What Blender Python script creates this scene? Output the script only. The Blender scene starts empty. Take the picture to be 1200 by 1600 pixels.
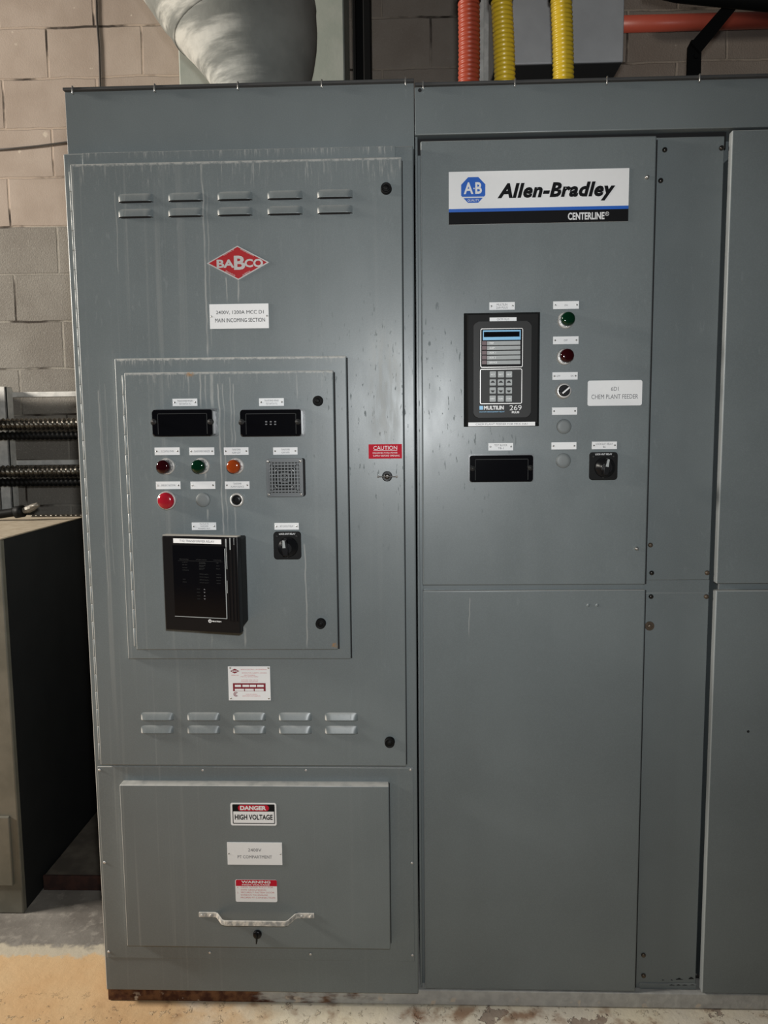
import bpy, bmesh, math, random
from mathutils import Vector, Matrix
random.seed(7)
SC = bpy.context.scene
COL = SC.collection

# ------------------------------------------------------------------ camera
CAM_Y, CAM_Z = -1.92, 1.537
FPX = 1200.0                              # focal length in pixels of the 1200 x 1600 frame
def cam_rows(p, y, r):
    cy, sy = math.cos(y), math.sin(y); cp, sp = math.cos(p), math.sin(p)
    f = Vector((sy*cp, cy*cp, -sp)); ri = Vector((cy, -sy, 0)); d = f.cross(ri)
    cr, sr = math.cos(r), math.sin(r)
    return cr*ri + sr*d, -sr*ri + cr*d, f
RT, DN, FW = cam_rows(math.radians(6.0), math.radians(-1.95), math.radians(0.6))
cd = bpy.data.cameras.new('camera'); cam = bpy.data.objects.new('camera', cd); COL.objects.link(cam)
cd.sensor_fit = 'HORIZONTAL'; cd.sensor_width = 36.0; cd.lens = 36.0*FPX/1200.0
cd.clip_start = 0.01; cd.clip_end = 60
m3 = Matrix((RT, -DN, -FW)).transposed()
cam.matrix_world = Matrix.Translation((0, CAM_Y, CAM_Z)) @ m3.to_4x4()
SC.camera = cam

# ------------------------------------------------------------------ light
SC.view_settings.view_transform = 'Standard'; SC.view_settings.look = 'None'
SC.view_settings.gamma = 1.0; SC.view_settings.use_curve_mapping = False
SC.view_settings.exposure = 0.0
W = bpy.data.worlds.new('world'); SC.world = W; W.use_nodes = True
W.node_tree.nodes['Background'].inputs[0].default_value = (0.9, 0.95, 1.0, 1)
W.node_tree.nodes['Background'].inputs[1].default_value = 0.03
def lamp(name, kind, loc, power, color, size=0.05, target=None, size_y=None):
    d = bpy.data.lights.new(name, kind); d.energy = power; d.color = color
    o = bpy.data.objects.new(name, d); COL.objects.link(o); o.location = loc
    if kind == 'AREA':
        d.size = size
        if size_y: d.shape = 'RECTANGLE'; d.size_y = size_y
    else: d.shadow_soft_size = size
    if target is not None:
        o.rotation_euler = (Vector(target)-Vector(loc)).to_track_quat('-Z', 'Y').to_euler()
    return o
fl = lamp('phone_flash', 'SPOT', (0.02, CAM_Y+0.02, CAM_Z+0.10), 100, (0.96, 0.99, 1.0), 0.03, (-0.16, 0, 1.50))
fl.data.spot_size = math.radians(112); fl.data.spot_blend = 1.0
lamp('ceiling_lamp', 'AREA', (-5.2, -0.50, 3.0), 330, (1.0, 0.94, 0.85), 1.2, (-0.8, 0.3, 1.2), 0.6)

# ------------------------------------------------------------------ measuring: pixel -> point on the plane y
def at(px, py, y=0.0):
    d = RT*((px-600)/FPX) + DN*((py-800)/FPX) + FW
    t = (y-CAM_Y)/d.y
    return Vector((d.x*t, y, CAM_Z+d.z*t))
def rect(x0, y0, x1, y1, y):
    cx, cy = (x0+x1)/2, (y0+y1)/2
    return at(x0, cy, y).x, at(x1, cy, y).x, at(cx, y1, y).z, at(cx, y0, y).z     # X0 X1 Z0 Z1

# ------------------------------------------------------------------ node helpers
def lin(c): return tuple((v/255/12.92 if v/255 <= .04045 else ((v/255+.055)/1.055)**2.4) for v in c)
class NT:
    def __init__(s, name):
        s.m = bpy.data.materials.new(name); s.m.use_nodes = True; s.t = s.m.node_tree
        s.b = s.t.nodes['Principled BSDF']; s._pos = None
    def n(s, ty, **kw):
        o = s.t.nodes.new(ty)
        for k, v in kw.items(): setattr(o, k, v)
        return o
    def put(s, sock, v):
        if isinstance(v, bpy.types.NodeSocket): s.t.links.new(v, sock)
        elif isinstance(v, (tuple, list)) and len(v) == 3 and sock.type == 'RGBA': sock.default_value = (*v, 1)
        else: sock.default_value = v
    def math(s, op, a, b=0.0, clamp=False):
        o = s.n('ShaderNodeMath', operation=op, use_clamp=clamp); s.put(o.inputs[0], a); s.put(o.inputs[1], b); return o.outputs[0]
    def mix(s, f, a, b):
        o = s.n('ShaderNodeMix', data_type='RGBA'); s.put(o.inputs[0], f); s.put(o.inputs[6], a); s.put(o.inputs[7], b); return o.outputs[2]
    def rng(s, v, a, b, c=0.0, d=1.0, smooth=True):
        o = s.n('ShaderNodeMapRange', interpolation_type='SMOOTHSTEP' if smooth else 'LINEAR')
        for i, q in enumerate((v, a, b, c, d)): s.put(o.inputs[i], q)
        return o.outputs[0]
    def pos(s):
        if not s._pos:
            g = s.n('ShaderNodeNewGeometry'); x = s.n('ShaderNodeSeparateXYZ'); s.t.links.new(g.outputs['Position'], x.inputs[0])
            nn = s.n('ShaderNodeSeparateXYZ'); s.t.links.new(g.outputs['Normal'], nn.inputs[0])
            s._pos = (g.outputs['Position'], x.outputs[0], x.outputs[1], x.outputs[2], nn.outputs[2], nn.outputs[0])
        return s._pos
    def noise(s, scale, detail=3.0, vec=None, stretch=None, rough=0.55):
        v = vec if vec is not None else s.pos()[0]
        if stretch:
            mp = s.n('ShaderNodeMapping'); s.put(mp.inputs[0], v); mp.inputs['Scale'].default_value = stretch; v = mp.outputs[0]
        o = s.n('ShaderNodeTexNoise'); s.put(o.inputs['Vector'], v); o.inputs['Scale'].default_value = scale
        o.inputs['Detail'].default_value = detail; o.inputs['Roughness'].default_value = rough; return o.outputs[0]
    def bump(s, h, strength, dist=0.002):
        o = s.n('ShaderNodeBump'); s.put(o.inputs['Height'], h); o.inputs['Strength'].default_value = strength
        o.inputs['Distance'].default_value = dist; s.t.links.new(o.outputs[0], s.b.inputs['Normal'])
    def out(s, color, rough=0.5, metal=0.0, spec=0.5):
        s.put(s.b.inputs['Base Color'], color); s.put(s.b.inputs['Roughness'], rough)
        s.put(s.b.inputs['Metallic'], metal); s.put(s.b.inputs['Specular IOR Level'], spec); return s.m
def plain(name, color, rough=0.5, metal=0.0, spec=0.5, speck=0.06):
    t = NT(name); n = t.noise(90, 2)
    c2 = tuple(max(0, v*(1-speck*2)) for v in color)
    return t.out(t.mix(n, color, c2), rough, metal, spec)

GREY = (0.143, 0.163, 0.167)
DUST = (0.46, 0.45, 0.42)
# run marks that water has left on the left-hand doors: pixel x, pixel y top, bottom, half width mm, strength
RUNS = [(320, 255, 555, 1.6, .40), (327, 300, 545, 1.2, .22), (353, 434, 474, 1.2, .45), (372, 438, 474, 1.6, .45),
        (183, 300, 430, 1.1, .28), (163, 610, 1000, 1.3, .33), (171, 600, 900, 1.0, .16), (323, 440, 560, 1.5, .4),
        (294, 584, 622, 1.5, .5), (313, 584, 640, 1.6, .45), (321, 586, 640, 1.4, .40), (331, 584, 640, 3.2, .5),
        (345, 600, 838, 1.5, .5), (352, 600, 836, 1.2, .3), (361, 590, 700, 1.3, .3), (368, 792, 836, 1.6, .35), (366, 600, 700, 1.1, .35),
        (321, 740, 752, 1.8, .5), (324, 796, 815, 1.7, .5), (478, 850, 1014, 1.5, .40), (383, 980, 1013, 2.0, .35), (464, 585, 625, 1.0, .3), (331, 992, 1014, 1.5, .2)]
MDY = -.040
def enamel(name, dusty):
    t = NT(name); P, X, Y, Z, NZ, NX = t.pos()
    big = t.noise(2.6, 4)
    base = t.mix(t.rng(big, .3, .7), tuple(v*0.93 for v in GREY), tuple(v*1.07 for v in GREY))
    base = t.mix(t.rng(t.noise(420, 1), .35, .75, 0, .22), base, tuple(v*1.5 for v in GREY))
    rough = t.rng(t.noise(7, 4, stretch=(2, 2, .7)), .3, .75, .33, .40)
    scr = t.rng(t.noise(1, 3, stretch=(150, 40, 34), rough=.6), .63, .70)
    rough = t.math('ADD', rough, t.math('MULTIPLY', scr, .28))
    up = t.rng(NZ, .26, .80)
    if not dusty:
        a = at(733.5, 965, -.004); d = t.math('ABSOLUTE', t.math('SUBTRACT', t.math('ADD', X, t.math('MULTIPLY', t.math('SUBTRACT', t.noise(14, 2), .5), .012)), a.x))
        base = t.mix(t.math('MULTIPLY', t.rng(d, .0016, .0005, 0, .4), t.math('MULTIPLY', t.rng(Z, a.z-.06, a.z-.02), t.rng(Z, a.z+.055, a.z+.045))), base, DUST)
    if dusty:
        amt = None
        wob = t.math('MULTIPLY', t.math('SUBTRACT', t.noise(14, 2), .5), .012)
        xw = t.math('ADD', X, wob)
        for (px, p0, p1, hw, st) in RUNS:
            y = -.066 if p0 > 570 and px > 190 else -.04
            a = at(px, (p0+p1)/2, y); z1 = at(px, p0, y).z; z0 = at(px, p1, y).z
            d = t.math('ABSOLUTE', t.math('SUBTRACT', xw, a.x))
            g = t.rng(d, hw*.0017, hw*.0006, 0, st)
            zz = t.math('MULTIPLY', t.rng(Z, z0-.004, z0+.02), t.rng(Z, z1+.004, z1-.004))
            g = t.math('MULTIPLY', g, zz)
            amt = g if amt is None else t.math('MAXIMUM', amt, g)
        amt = t.math('MULTIPLY', amt, t.rng(t.noise(60, 3, stretch=(1, 1, .25)), .25, .6, .35, 1))
        # short dried drips below the top edges of door, strip and instrument frame
        st = t.noise(1, 4, stretch=(210, 20, 16), rough=.7)
        drip = t.math('MULTIPLY', t.rng(st, .50, .72), t.rng(t.noise(1, 2, stretch=(9, 1, 1)), .38, .62, .15, 1))
        fz = t.noise(160, 3)
        for (py, yp, ln, k, xa, xb) in ((230.5, -.0262, .030, .8, 128, 617), (230.5, -.0262, .006, .8, 128, 617), (250.5, MDY, .075, .55, 112, 630), (250.5, MDY, .008, .6, 112, 630), (558, -.052, .022, .7, 182, 541), (558, -.052, .007, .8, 182, 541), (580.5, -.066, .055, .5, 196, 523), (580.5, -.066, .007, .6, 196, 523)):
            zt = at(370, py, yp).z
            wv = t.math('MULTIPLY', t.math('SUBTRACT', fz, .5), ln*.8)
            zz2 = t.math('ADD', Z, wv)
            band = t.math('MULTIPLY', t.rng(zz2, zt-ln, zt-.003), t.rng(Z, zt+.004, zt+.001))
            xa, xb = at(xa, py, yp).x, at(xb, py, yp).x
            band = t.math('MULTIPLY', band, t.math('MULTIPLY', t.rng(X, xa-.001, xa+.001), t.rng(X, xb+.001, xb-.001)))
            band = t.math('MULTIPLY', band, t.rng(Y, yp+.004, yp+.002))
            amt = t.math('MAXIMUM', amt, t.math('MULTIPLY', t.math('MULTIPLY', drip if ln > .018 else t.rng(fz, .3, .6, .3, 1), band), k))
        # faint long streaks, mostly on the left half of the big door
        lng = t.math('MULTIPLY', t.rng(t.noise(1, 2, stretch=(75, 10, .8)), .56, .74, 0, .20), t.rng(X, -.45, -.75, .15, 1))
        lng = t.math('MULTIPLY', lng, t.rng(Z, at(370, 235, -.03).z, at(370, 262, -.03).z))
        amt = t.math('MAXIMUM', amt, lng)
        # scuffed pale patch beside the caution plate
        c = at(602, 610, -.04)
        pt = t.math('MULTIPLY', t.rng(t.math('ABSOLUTE', t.math('SUBTRACT', X, c.x)), .05, .015), t.rng(t.math('ABSOLUTE', t.math('SUBTRACT', Z, c.z)), .20, .04))
        amt = t.math('MAXIMUM', amt, t.math('MULTIPLY', pt, t.rng(t.noise(1, 4, stretch=(90, 20, 14)), .35, .65, .02, .34)))
        base = t.mix(amt, base, DUST)
        # two small rust freckles on the instrument door
        for (px, py, r) in ((296, 581, .016), (523, 1009, .010)):
            q = at(px, py, -.066)
            dd = t.n('ShaderNodeVectorMath', operation='DISTANCE'); t.put(dd.inputs[0], P); dd.inputs[1].default_value = q
            k = t.math('MULTIPLY', t.rng(dd.outputs['Value'], r, r*.3), t.rng(t.noise(160, 2), .4, .6))
            base = t.mix(k, base, (.30, .16, .06))
        base = t.mix(t.math('MULTIPLY', up, t.rng(t.noise(45, 4), .2, .6, .55, 1)), base, DUST)
        edge = t.math('MULTIPLY', t.rng(NX, -.30, -.75), t.rng(Y, .03, .015))                     # pale wear on left-facing edges only, imitating light from the left
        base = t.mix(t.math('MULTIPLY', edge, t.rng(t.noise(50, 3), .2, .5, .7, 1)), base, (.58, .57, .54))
        rough = t.math('ADD', rough, t.math('MULTIPLY', amt, .25))
    else:
        base = t.mix(t.math('MULTIPLY', up, .5), base, DUST)
        base = t.mix(t.math('MULTIPLY', t.math('MULTIPLY', t.rng(NX, -.3, -.75), t.rng(Y, .03, .015)), .65), base, (.40, .42, .42))  # left-facing edges coloured pale to imitate light and glare on them
    t.bump(t.noise(240, 2), .05, .0006)
    return t.out(base, rough, 0, .5)
M = {}
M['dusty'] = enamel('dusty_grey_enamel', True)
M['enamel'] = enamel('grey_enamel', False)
M['lid'] = plain('dark_grey_lid', (.05, .05, .05), .6)
M['slot'] = plain('dark_opening', (.006, .006, .007), .8)
M['black'] = plain('black_plastic', (.006, .006, .007), .32, spec=.25)
M['blackgloss'] = plain('black_gloss_cover', (.003, .003, .004), .10, spec=.3)
M['blackmatt'] = plain('matt_black', (.006, .006, .006), .55, spec=.15)
M['plate'] = plain('white_engraved_plastic', (.80, .80, .80), .45, speck=.02)
M['ink'] = plain('black_lettering', (.007, .007, .008), .6, spec=.12)
M['inkgrey'] = plain('grey_lettering', (.13, .13, .14), .5)
M['inkdim'] = plain('dim_grey_lettering', (.040, .042, .042), .6, spec=.2)
M['white'] = plain('white_print', (.78, .78, .78), .5)
M['red'] = plain('red_print', (.52, .012, .030), .7, spec=.15)
M['badgered'] = plain('red_enamel_badge', (.38, .016, .020), .35)
M['maroon'] = plain('maroon_print', (.22, .01, .025), .5)
M['pink'] = plain('faded_red_print', (.60, .16, .16), .5)
M['blue'] = plain('blue_print', (.020, .120, .52), .4)
M['skyblue'] = plain('sky_blue_print', (.20, .50, .78), .4)
M['silver'] = plain('worn_silver', (.62, .60, .58), .42, .6)
M['steel'] = plain('zinc_screw', (.55, .54, .52), .28, .9)
M['darksteel'] = plain('dark_screw', (.06, .055, .05), .22, .8)
M['rustscrew'] = plain('rusty_screw', (.115, .085, .06), .45, .5)
M['ring'] = plain('pale_bezel', (.66, .64, .61), .32, .45)
M['redlens'] = plain('dark_red_lens', (.020, .0010, .002), .08)
M['redcap'] = plain('red_button_cap', (.34, .010, .022), .16)
M['greenlens'] = plain('green_lens', (.001, .018, .007), .07)
M['amberlens'] = plain('amber_lens', (.26, .040, .006), .10)
M['plug'] = plain('grey_hole_plug', (.165, .18, .18), .5)
M['hornm'] = plain('horn_grey', (.125, .135, .142), .30, spec=.7)
M['galvhorn'] = plain('dull_cast_grille', (.22, .23, .235), .25, .3)
M['charcoal'] = plain('charcoal_faceplate', (.019, .019, .019), .5, spec=.25)
M['keygrey'] = plain('grey_membrane_key', (.33, .35, .35), .5)
M['indred'] = plain('dim_red_indicator', (.075, .020, .026), .4)
M['darkgrey'] = plain('dark_grey_sheath', (.05, .042, .036), .6)
M['dustpile'] = plain('grey_dust', (.40, .38, .34), .95)
M['gland'] = plain('dull_gland_metal', (.22, .20, .17), .45, .3)
M['oldpaint'] = None
def worn():
    t = NT('chipped_pale_paint'); n = t.rng(t.noise(70, 5), .42, .6); up = t.rng(t.pos()[4], .3, .8)
    c = t.mix(n, (.30, .30, .29), (.62, .58, .52)); c = t.mix(t.math('MULTIPLY', up, .6), c, (.68, .64, .58)); return t.out(c, .6)
M['oldpaint'] = worn()
def rusty_base():
    t = NT('rusty_painted_channel'); P, X, Y, Z, NZ, NX = t.pos()
    n = t.noise(7, 6, stretch=(1, 1, 3)); n2 = t.noise(38, 5)
    rust = t.mix(t.rng(n2, .35, .65), (.055, .018, .010), (.16, .075, .035))
    grey = t.mix(t.rng(n2, .3, .7), (.37, .36, .34), (.46, .45, .42))
    k = t.math('ADD', t.rng(X, -.72, .10, 0, 1, False), t.math('MULTIPLY', t.math('SUBTRACT', n, .5), 1.5))
    c = t.mix(t.rng(k, .42, .62), rust, grey)
    salt = t.math('MULTIPLY', t.rng(t.noise(30, 6), .60, .68), t.rng(Z, .035, .012))
    c = t.mix(salt, c, (.55, .47, .38)); t.bump(n2, .5, .004); return t.out(c, .8, 0, .3)
M['base'] = rusty_base()

def block_wall():
    t = NT('concrete_block'); P, X, Y, Z, NZ, NX = t.pos()
    cb = t.n('ShaderNodeCombineXYZ')
    t.put(cb.inputs[0], t.math('ADD', t.math('ADD', X, 1.525), t.math('MULTIPLY', t.math('SUBTRACT', t.noise(5, 2), .5), .012)))
    t.put(cb.inputs[1], t.math('ADD', Z, t.math('MULTIPLY', t.math('SUBTRACT', t.noise(7, 3), .5), .016)))
    br = t.n('ShaderNodeTexBrick'); t.put(br.inputs['Vector'], cb.outputs[0])
    br.inputs['Scale'].default_value = 1; br.inputs['Brick Width'].default_value = .4064; br.inputs['Row Height'].default_value = .2032
    br.inputs['Mortar Size'].default_value = .0055; br.inputs['Mortar Smooth'].default_value = .45
    br.inputs['Color1'].default_value = (0, 0, 0, 1); br.inputs['Color2'].default_value = (1, 1, 1, 1); br.inputs['Bias'].default_value = 0
    tone = br.outputs['Color']; fac = br.outputs['Fac']
    n1 = t.noise(5, 5); n2 = t.noise(160, 3); n3 = t.noise(2.1, 3)
    tan = t.mix(t.rng(n1, .3, .7), (.34, .275, .225), (.41, .34, .285)); tan = t.mix(t.math('MULTIPLY', tone, .35), tan, (.27, .215, .18))
    grey = t.mix(t.rng(n1, .3, .7), (.205, .185, .160), (.26, .24, .21)); grey = t.mix(t.rng(n2, .55, .75, 0, .5), grey, (.42, .40, .36))
    grey = t.mix(t.rng(n2, .42, .25, 0, .5), grey, (.10, .09, .08)); grey = t.mix(t.math('MULTIPLY', tone, .3), grey, (.16, .14, .12))
    paint = t.math('MULTIPLY', t.rng(Z, 2.433, 2.443), t.rng(t.math('ADD', X, t.math('MULTIPLY', n3, .3)), -.12, -.32, .62, 1))
    grey = t.mix(t.math('MULTIPLY', t.rng(t.math('ADD', X, t.math('MULTIPLY', n3, .3)), .45, .85), .45), grey, (.075, .06, .05))      # blocks at the right coloured darker to stand in for shade
    c = t.mix(paint, grey, tan)
    mort = t.mix(paint, (.30, .275, .235), (.40, .32, .255))
    mort = t.mix(t.rng(t.noise(3.3, 4), .50, .60), mort, (.045, .035, .028))          # mortar that has cracked open
    c = t.mix(t.math('MULTIPLY', fac, t.rng(t.noise(6, 4), .3, .55, .35, 1)), c, mort)
    bare = t.math('MULTIPLY', t.rng(t.noise(8, 5, rough=.6), .66, .69), paint)      # flaked patches
    c = t.mix(bare, c, (.52, .45, .37))
    h = t.math('SUBTRACT', t.math('MULTIPLY', n2, t.rng(paint, 0, 1, .5, .15)), t.math('MULTIPLY', fac, 1.0))
    t.bump(h, .55, .008); return t.out(c, .85, 0, .25)
def floor_mat():
    t = NT('peeling_painted_floor'); P, X, Y, Z, NZ, NX = t.pos()
    n1 = t.noise(4, 5); n2 = t.noise(26, 5, rough=.65); n3 = t.noise(90, 3)
    bare = t.mix(t.rng(n1, .3, .7), (.13, .115, .10), (.24, .22, .195)); bare = t.mix(t.rng(n2, .5, .7, 0, .6), bare, (.34, .31, .27))
    orange = t.mix(t.rng(n1, .3, .7), (.58, .36, .18), (.62, .43, .24)); cream = t.mix(t.rng(n1, .35, .65), (.74, .66, .50), (.66, .60, .50))
    kx = t.math('ADD', X, t.math('MULTIPLY', t.math('SUBTRACT', n1, .5), .8))
    pc = t.mix(t.rng(kx, -.62, -.38), orange, cream)
    yb = t.math('ADD', Y, t.math('MULTIPLY', t.math('SUBTRACT', n2, .5), .10))
    pc = t.mix(t.rng(yb, .165, .185), pc, (.50, .44, .34))
    vo = t.n('ShaderNodeTexVoronoi', feature='DISTANCE_TO_EDGE'); vo.inputs['Scale'].default_value = 17
    vv = t.n('ShaderNodeVectorMath', operation='ADD'); t.put(vv.inputs[0], P)
    nz = t.n('ShaderNodeTexNoise'); nz.inputs['Scale'].default_value = 9; nz.inputs['Detail'].default_value = 4; t.put(nz.inputs['Vector'], P)
    sc = t.n('ShaderNodeVectorMath', operation='SCALE'); t.put(sc.inputs[0], nz.outputs['Color']); sc.inputs['Scale'].default_value = .10
    t.put(vv.inputs[1], sc.outputs[0]); t.put(vo.inputs['Vector'], vv.outputs[0])
    near = t.rng(Y, .05, -.06)
    crack = t.math('MULTIPLY', t.rng(vo.outputs['Distance'], .035, .008), t.math('MULTIPLY', near, t.rng(t.noise(13, 3), .50, .60)))
    flk = t.math('MULTIPLY', t.rng(t.noise(34, 5, rough=.68), .585, .625), near)
    pc = t.mix(t.math('MULTIPLY', crack, .10), pc, (.30, .18, .09)); pc = t.mix(t.math('MULTIPLY', flk, .35), pc, (.70, .56, .38))
    peel = t.math('MULTIPLY', t.rng(t.math('ADD', t.noise(7, 6, rough=.62), t.math('MULTIPLY', X, .05)), .625, .64), t.rng(X, -.6, -.2))
    pc = t.mix(peel, pc, t.mix(n2, (.24, .18, .14), (.40, .33, .27)))
    stain = t.math('MULTIPLY', t.rng(t.math('ABSOLUTE', t.math('ADD', Y, .03)), .07, .0), t.rng(t.noise(11, 4), .50, .66))
    stain = t.math('MULTIPLY', stain, t.rng(X, -.90, -.72))
    pc = t.mix(t.math('MULTIPLY', stain, .8), pc, (.22, .10, .045))
    c = t.mix(t.rng(yb, .20, .23), pc, bare)
    h = t.math('ADD', t.math('MULTIPLY', n2, .5), t.math('ADD', t.math('MULTIPLY', flk, 1.2), t.math('MULTIPLY', peel, -.6)))
    t.bump(h, .7, .008); return t.out(c, .75, 0, .3)
def blotchy(name, a, b, rough=.7, scale=9, metal=0):
    t = NT(name); c = t.mix(t.rng(t.noise(scale, 5), .35, .65), a, b); t.bump(t.noise(scale*8, 3), .2, .002); return t.out(c, rough, metal)
def ductmat():
    t = NT('dusty_white_duct_wrap'); P, X, Y, Z, NZ, NX = t.pos()
    sm = t.noise(1, 5, stretch=(2.5, 2.5, 15), rough=.6); n = t.noise(9, 5)
    c = t.mix(t.rng(n, .3, .7), (.155, .16, .145), (.21, .215, .195))
    sk = t.math('MULTIPLY', t.rng(sm, .44, .62), t.rng(t.math('ADD', X, t.math('MULTIPLY', t.math('SUBTRACT', n, .5), .35)), -.40, -.62))      # white dust wiped in bands
    c = t.mix(sk, c, (.56, .55, .50))
    t.bump(t.noise(28, 4), .25, .005); return t.out(c, .7, 0, .3)
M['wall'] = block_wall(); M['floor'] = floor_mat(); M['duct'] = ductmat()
M['palebox'] = blotchy('pale_grey_green_paint', (.33, .36, .31), (.38, .40, .35))
M['boxgrey'] = blotchy('light_grey_box_paint', (.48, .48, .485), (.53, .53, .535), .5)
M['galv'] = blotchy('galvanised_strut', (.56, .55, .52), (.72, .70, .66), .5, 30, .0)
M['orange'] = plain('orange_plastic_conduit', (.40, .065, .032), .40, spec=.35)
M['yellow'] = plain('yellow_plastic_conduit', (.80, .54, .035), .30)
M['redpipe'] = plain('red_orange_conduit', (.42, .075, .045), .4)
M['armour'] = blotchy('aluminium_cable_armour', (.06, .052, .042), (.16, .145, .12), .25, 40, .8)
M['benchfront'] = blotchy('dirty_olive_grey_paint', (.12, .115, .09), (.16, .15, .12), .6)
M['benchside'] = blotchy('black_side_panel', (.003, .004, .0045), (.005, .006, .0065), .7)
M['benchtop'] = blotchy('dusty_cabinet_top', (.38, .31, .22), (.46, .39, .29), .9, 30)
M['kerb'] = blotchy('dirty_concrete', (.07, .058, .046), (.13, .11, .085), .9, 9)
M['concrete'] = blotchy('bare_concrete', (.17, .15, .125), (.27, .24, .20), .9, 12)
M['rustedge'] = blotchy('rusted_edge_angle', (.022, .008, .006), (.045, .016, .010), .9, 30)

# ------------------------------------------------------------------ object helpers
ORG = {}
class MB:
    """collects shapes into one mesh, in world coordinates"""
    def __init__(s): s.bm = bmesh.new(); s.mats = []; s.cur = 0
    def mat(s, m):
        if m not in s.mats: s.mats.append(m)
        s.cur = s.mats.index(m); return s
    def _tag(s, faces, smooth=False):
        for f in faces: f.material_index = s.cur; f.smooth = smooth
    def prism(s, pts, y0, y1, bevel=0.0, seg=2, front=None, smooth=False):
        """outline pts in X,Z (counter-clockwise seen from -Y); front y0, back y1; front = other outline for the front face"""
        fp = front or pts
        a = [s.bm.verts.new((x, y0, z)) for x, z in fp]; b = [s.bm.verts.new((x, y1, z)) for x, z in pts]
        fs = [s.bm.faces.new(a), s.bm.faces.new(b[::-1])]; n = len(a)
        for i in range(n): fs.append(s.bm.faces.new((a[i], b[i], b[(i+1) % n], a[(i+1) % n])))
        s._tag(fs, smooth)
        if bevel > 0:
            es = [e for e in fs[0].edges]
            if n <= 6:
                es += [e for f in fs[2:] for e in f.edges if e not in es and abs(e.verts[0].co.y-e.verts[1].co.y) > 1e-6]
            es = list(dict.fromkeys(es))
            r = bmesh.ops.bevel(s.bm, geom=es, offset=bevel, segments=seg, profile=.5, affect='EDGES', material=s.cur)
            for f in r['faces']: f.material_index = s.cur; f.smooth = True
        return s
    def box(s, X0, X1, Y0, Y1, Z0, Z1, bevel=0.0, seg=2):
        return s.prism([(X0, Z0), (X1, Z0), (X1, Z1), (X0, Z1)], Y0, Y1, bevel, seg)
    def lathe(s, c, prof, n=28, axis='y', smooth=True, ang0=0.0, cap=True):
        """prof: (radius, offset) pairs; offsets run along -Y (or +Z)"""
        rings = []
        for r, o in prof:
            ring = []
            for i in range(n):
                a = ang0+2*math.pi*i/n
                if axis == 'y': ring.append(s.bm.verts.new((c[0]+r*math.cos(a), c[1]-o, c[2]+r*math.sin(a))))
                else: ring.append(s.bm.verts.new((c[0]+r*math.cos(a), c[1]+r*math.sin(a), c[2]+o)))
            rings.append(ring)
        fs = []
        for p, q in zip(rings, rings[1:]):
            for i in range(n): fs.append(s.bm.faces.new((p[i], p[(i+1) % n], q[(i+1) % n], q[i])))
        s._tag(fs, smooth)
        if cap: s._tag([s.bm.faces.new(rings[-1]), s.bm.faces.new(rings[0][::-1])])
        return s
    def tube(s, pts, rads, n=20, smooth=True, up=(0, 1, 0)):
        pts = [Vector(p) for p in pts]; rings = []
        if not isinstance(rads, (list, tuple)): rads = [rads]*len(pts)
        for i, p in enumerate(pts):
            d = (pts[min(i+1, len(pts)-1)]-pts[max(i-1, 0)]).normalized()
            u = d.cross(Vector(up))
            if u.length < 1e-4: u = d.cross(Vector((1, 0, 0)))
            u.normalize(); v = d.cross(u)
            rings.append([s.bm.verts.new(p+rads[i]*(math.cos(2*math.pi*k/n)*u+math.sin(2*math.pi*k/n)*v)) for k in range(n)])
        fs = []
        for p, q in zip(rings, rings[1:]):
            for i in range(n): fs.append(s.bm.faces.new((p[i], q[i], q[(i+1) % n], p[(i+1) % n])))
        s._tag(fs, smooth); s._tag([s.bm.faces.new(rings[0]), s.bm.faces.new(rings[-1][::-1])])
        return s
    def flat(s, pts, y):
        f = s.bm.faces.new([s.bm.verts.new((x, y, z)) for x, z in pts]); s._tag([f]); return s
    def build(s, name, parent=None, label=None, origin=None):
        bmesh.ops.recalc_face_normals(s.bm, faces=s.bm.faces[:])
        me = bpy.data.meshes.new(name); 
        vs = [v.co for v in s.bm.verts]
        if origin is None:
            mn = [min(v[i] for v in vs) for i in range(3)]; mx = [max(v[i] for v in vs) for i in range(3)]
            origin = Vector([(mn[i]+mx[i])/2 for i in range(2)]+[(mn[2]+mx[2])/2 if parent else mn[2]])
        origin = Vector(origin)
        for v in s.bm.verts: v.co -= origin
        s.bm.to_mesh(me); s.bm.free()
        for m in s.mats: me.materials.append(m)
        return link(name, me, origin, parent, label)
def link(name, data, origin, parent=None, label=None):
    o = bpy.data.objects.new(name, data); COL.objects.link(o); ORG[o.name] = Vector(origin)
    if parent: o.parent = parent; o.location = Vector(origin)-ORG[parent.name]
    else: o.location = origin
    if label: o['label'] = label
    return o
def dup(src, world, parent, label=None, z_rot=None):
    o = src.copy(); COL.objects.link(o); ORG[o.name] = Vector(world); o.parent = parent
    o.location = Vector(world)-(ORG[parent.name] if parent else Vector((0, 0, 0)))
    if label: o['label'] = label
    return o
def thing(name, loc, label, cat, group=None):
    o = link(name, None, loc); o.empty_display_size = .1
    return tag(o, label, cat, group)
def tag(o, label, cat, group=None):
    o['label'] = label; o['category'] = cat
    if group: o['group'] = group
    return o
def struct(o): o['kind'] = 'structure'; return o
def mb(m): return MB().mat(M[m])
def rr(X0, X1, Z0, Z1, r, n=5):
    """rounded rectangle outline, counter-clockwise seen from the front"""
    out = []
    for cx, cz, a in ((X1-r, Z0+r, -90), (X1-r, Z1-r, 0), (X0+r, Z1-r, 90), (X0+r, Z0+r, 180)):
        for i in range(n+1):
            t = math.radians(a+90*i/n); out.append((cx+r*math.cos(t), cz+r*math.sin(t)))
    return out
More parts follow.
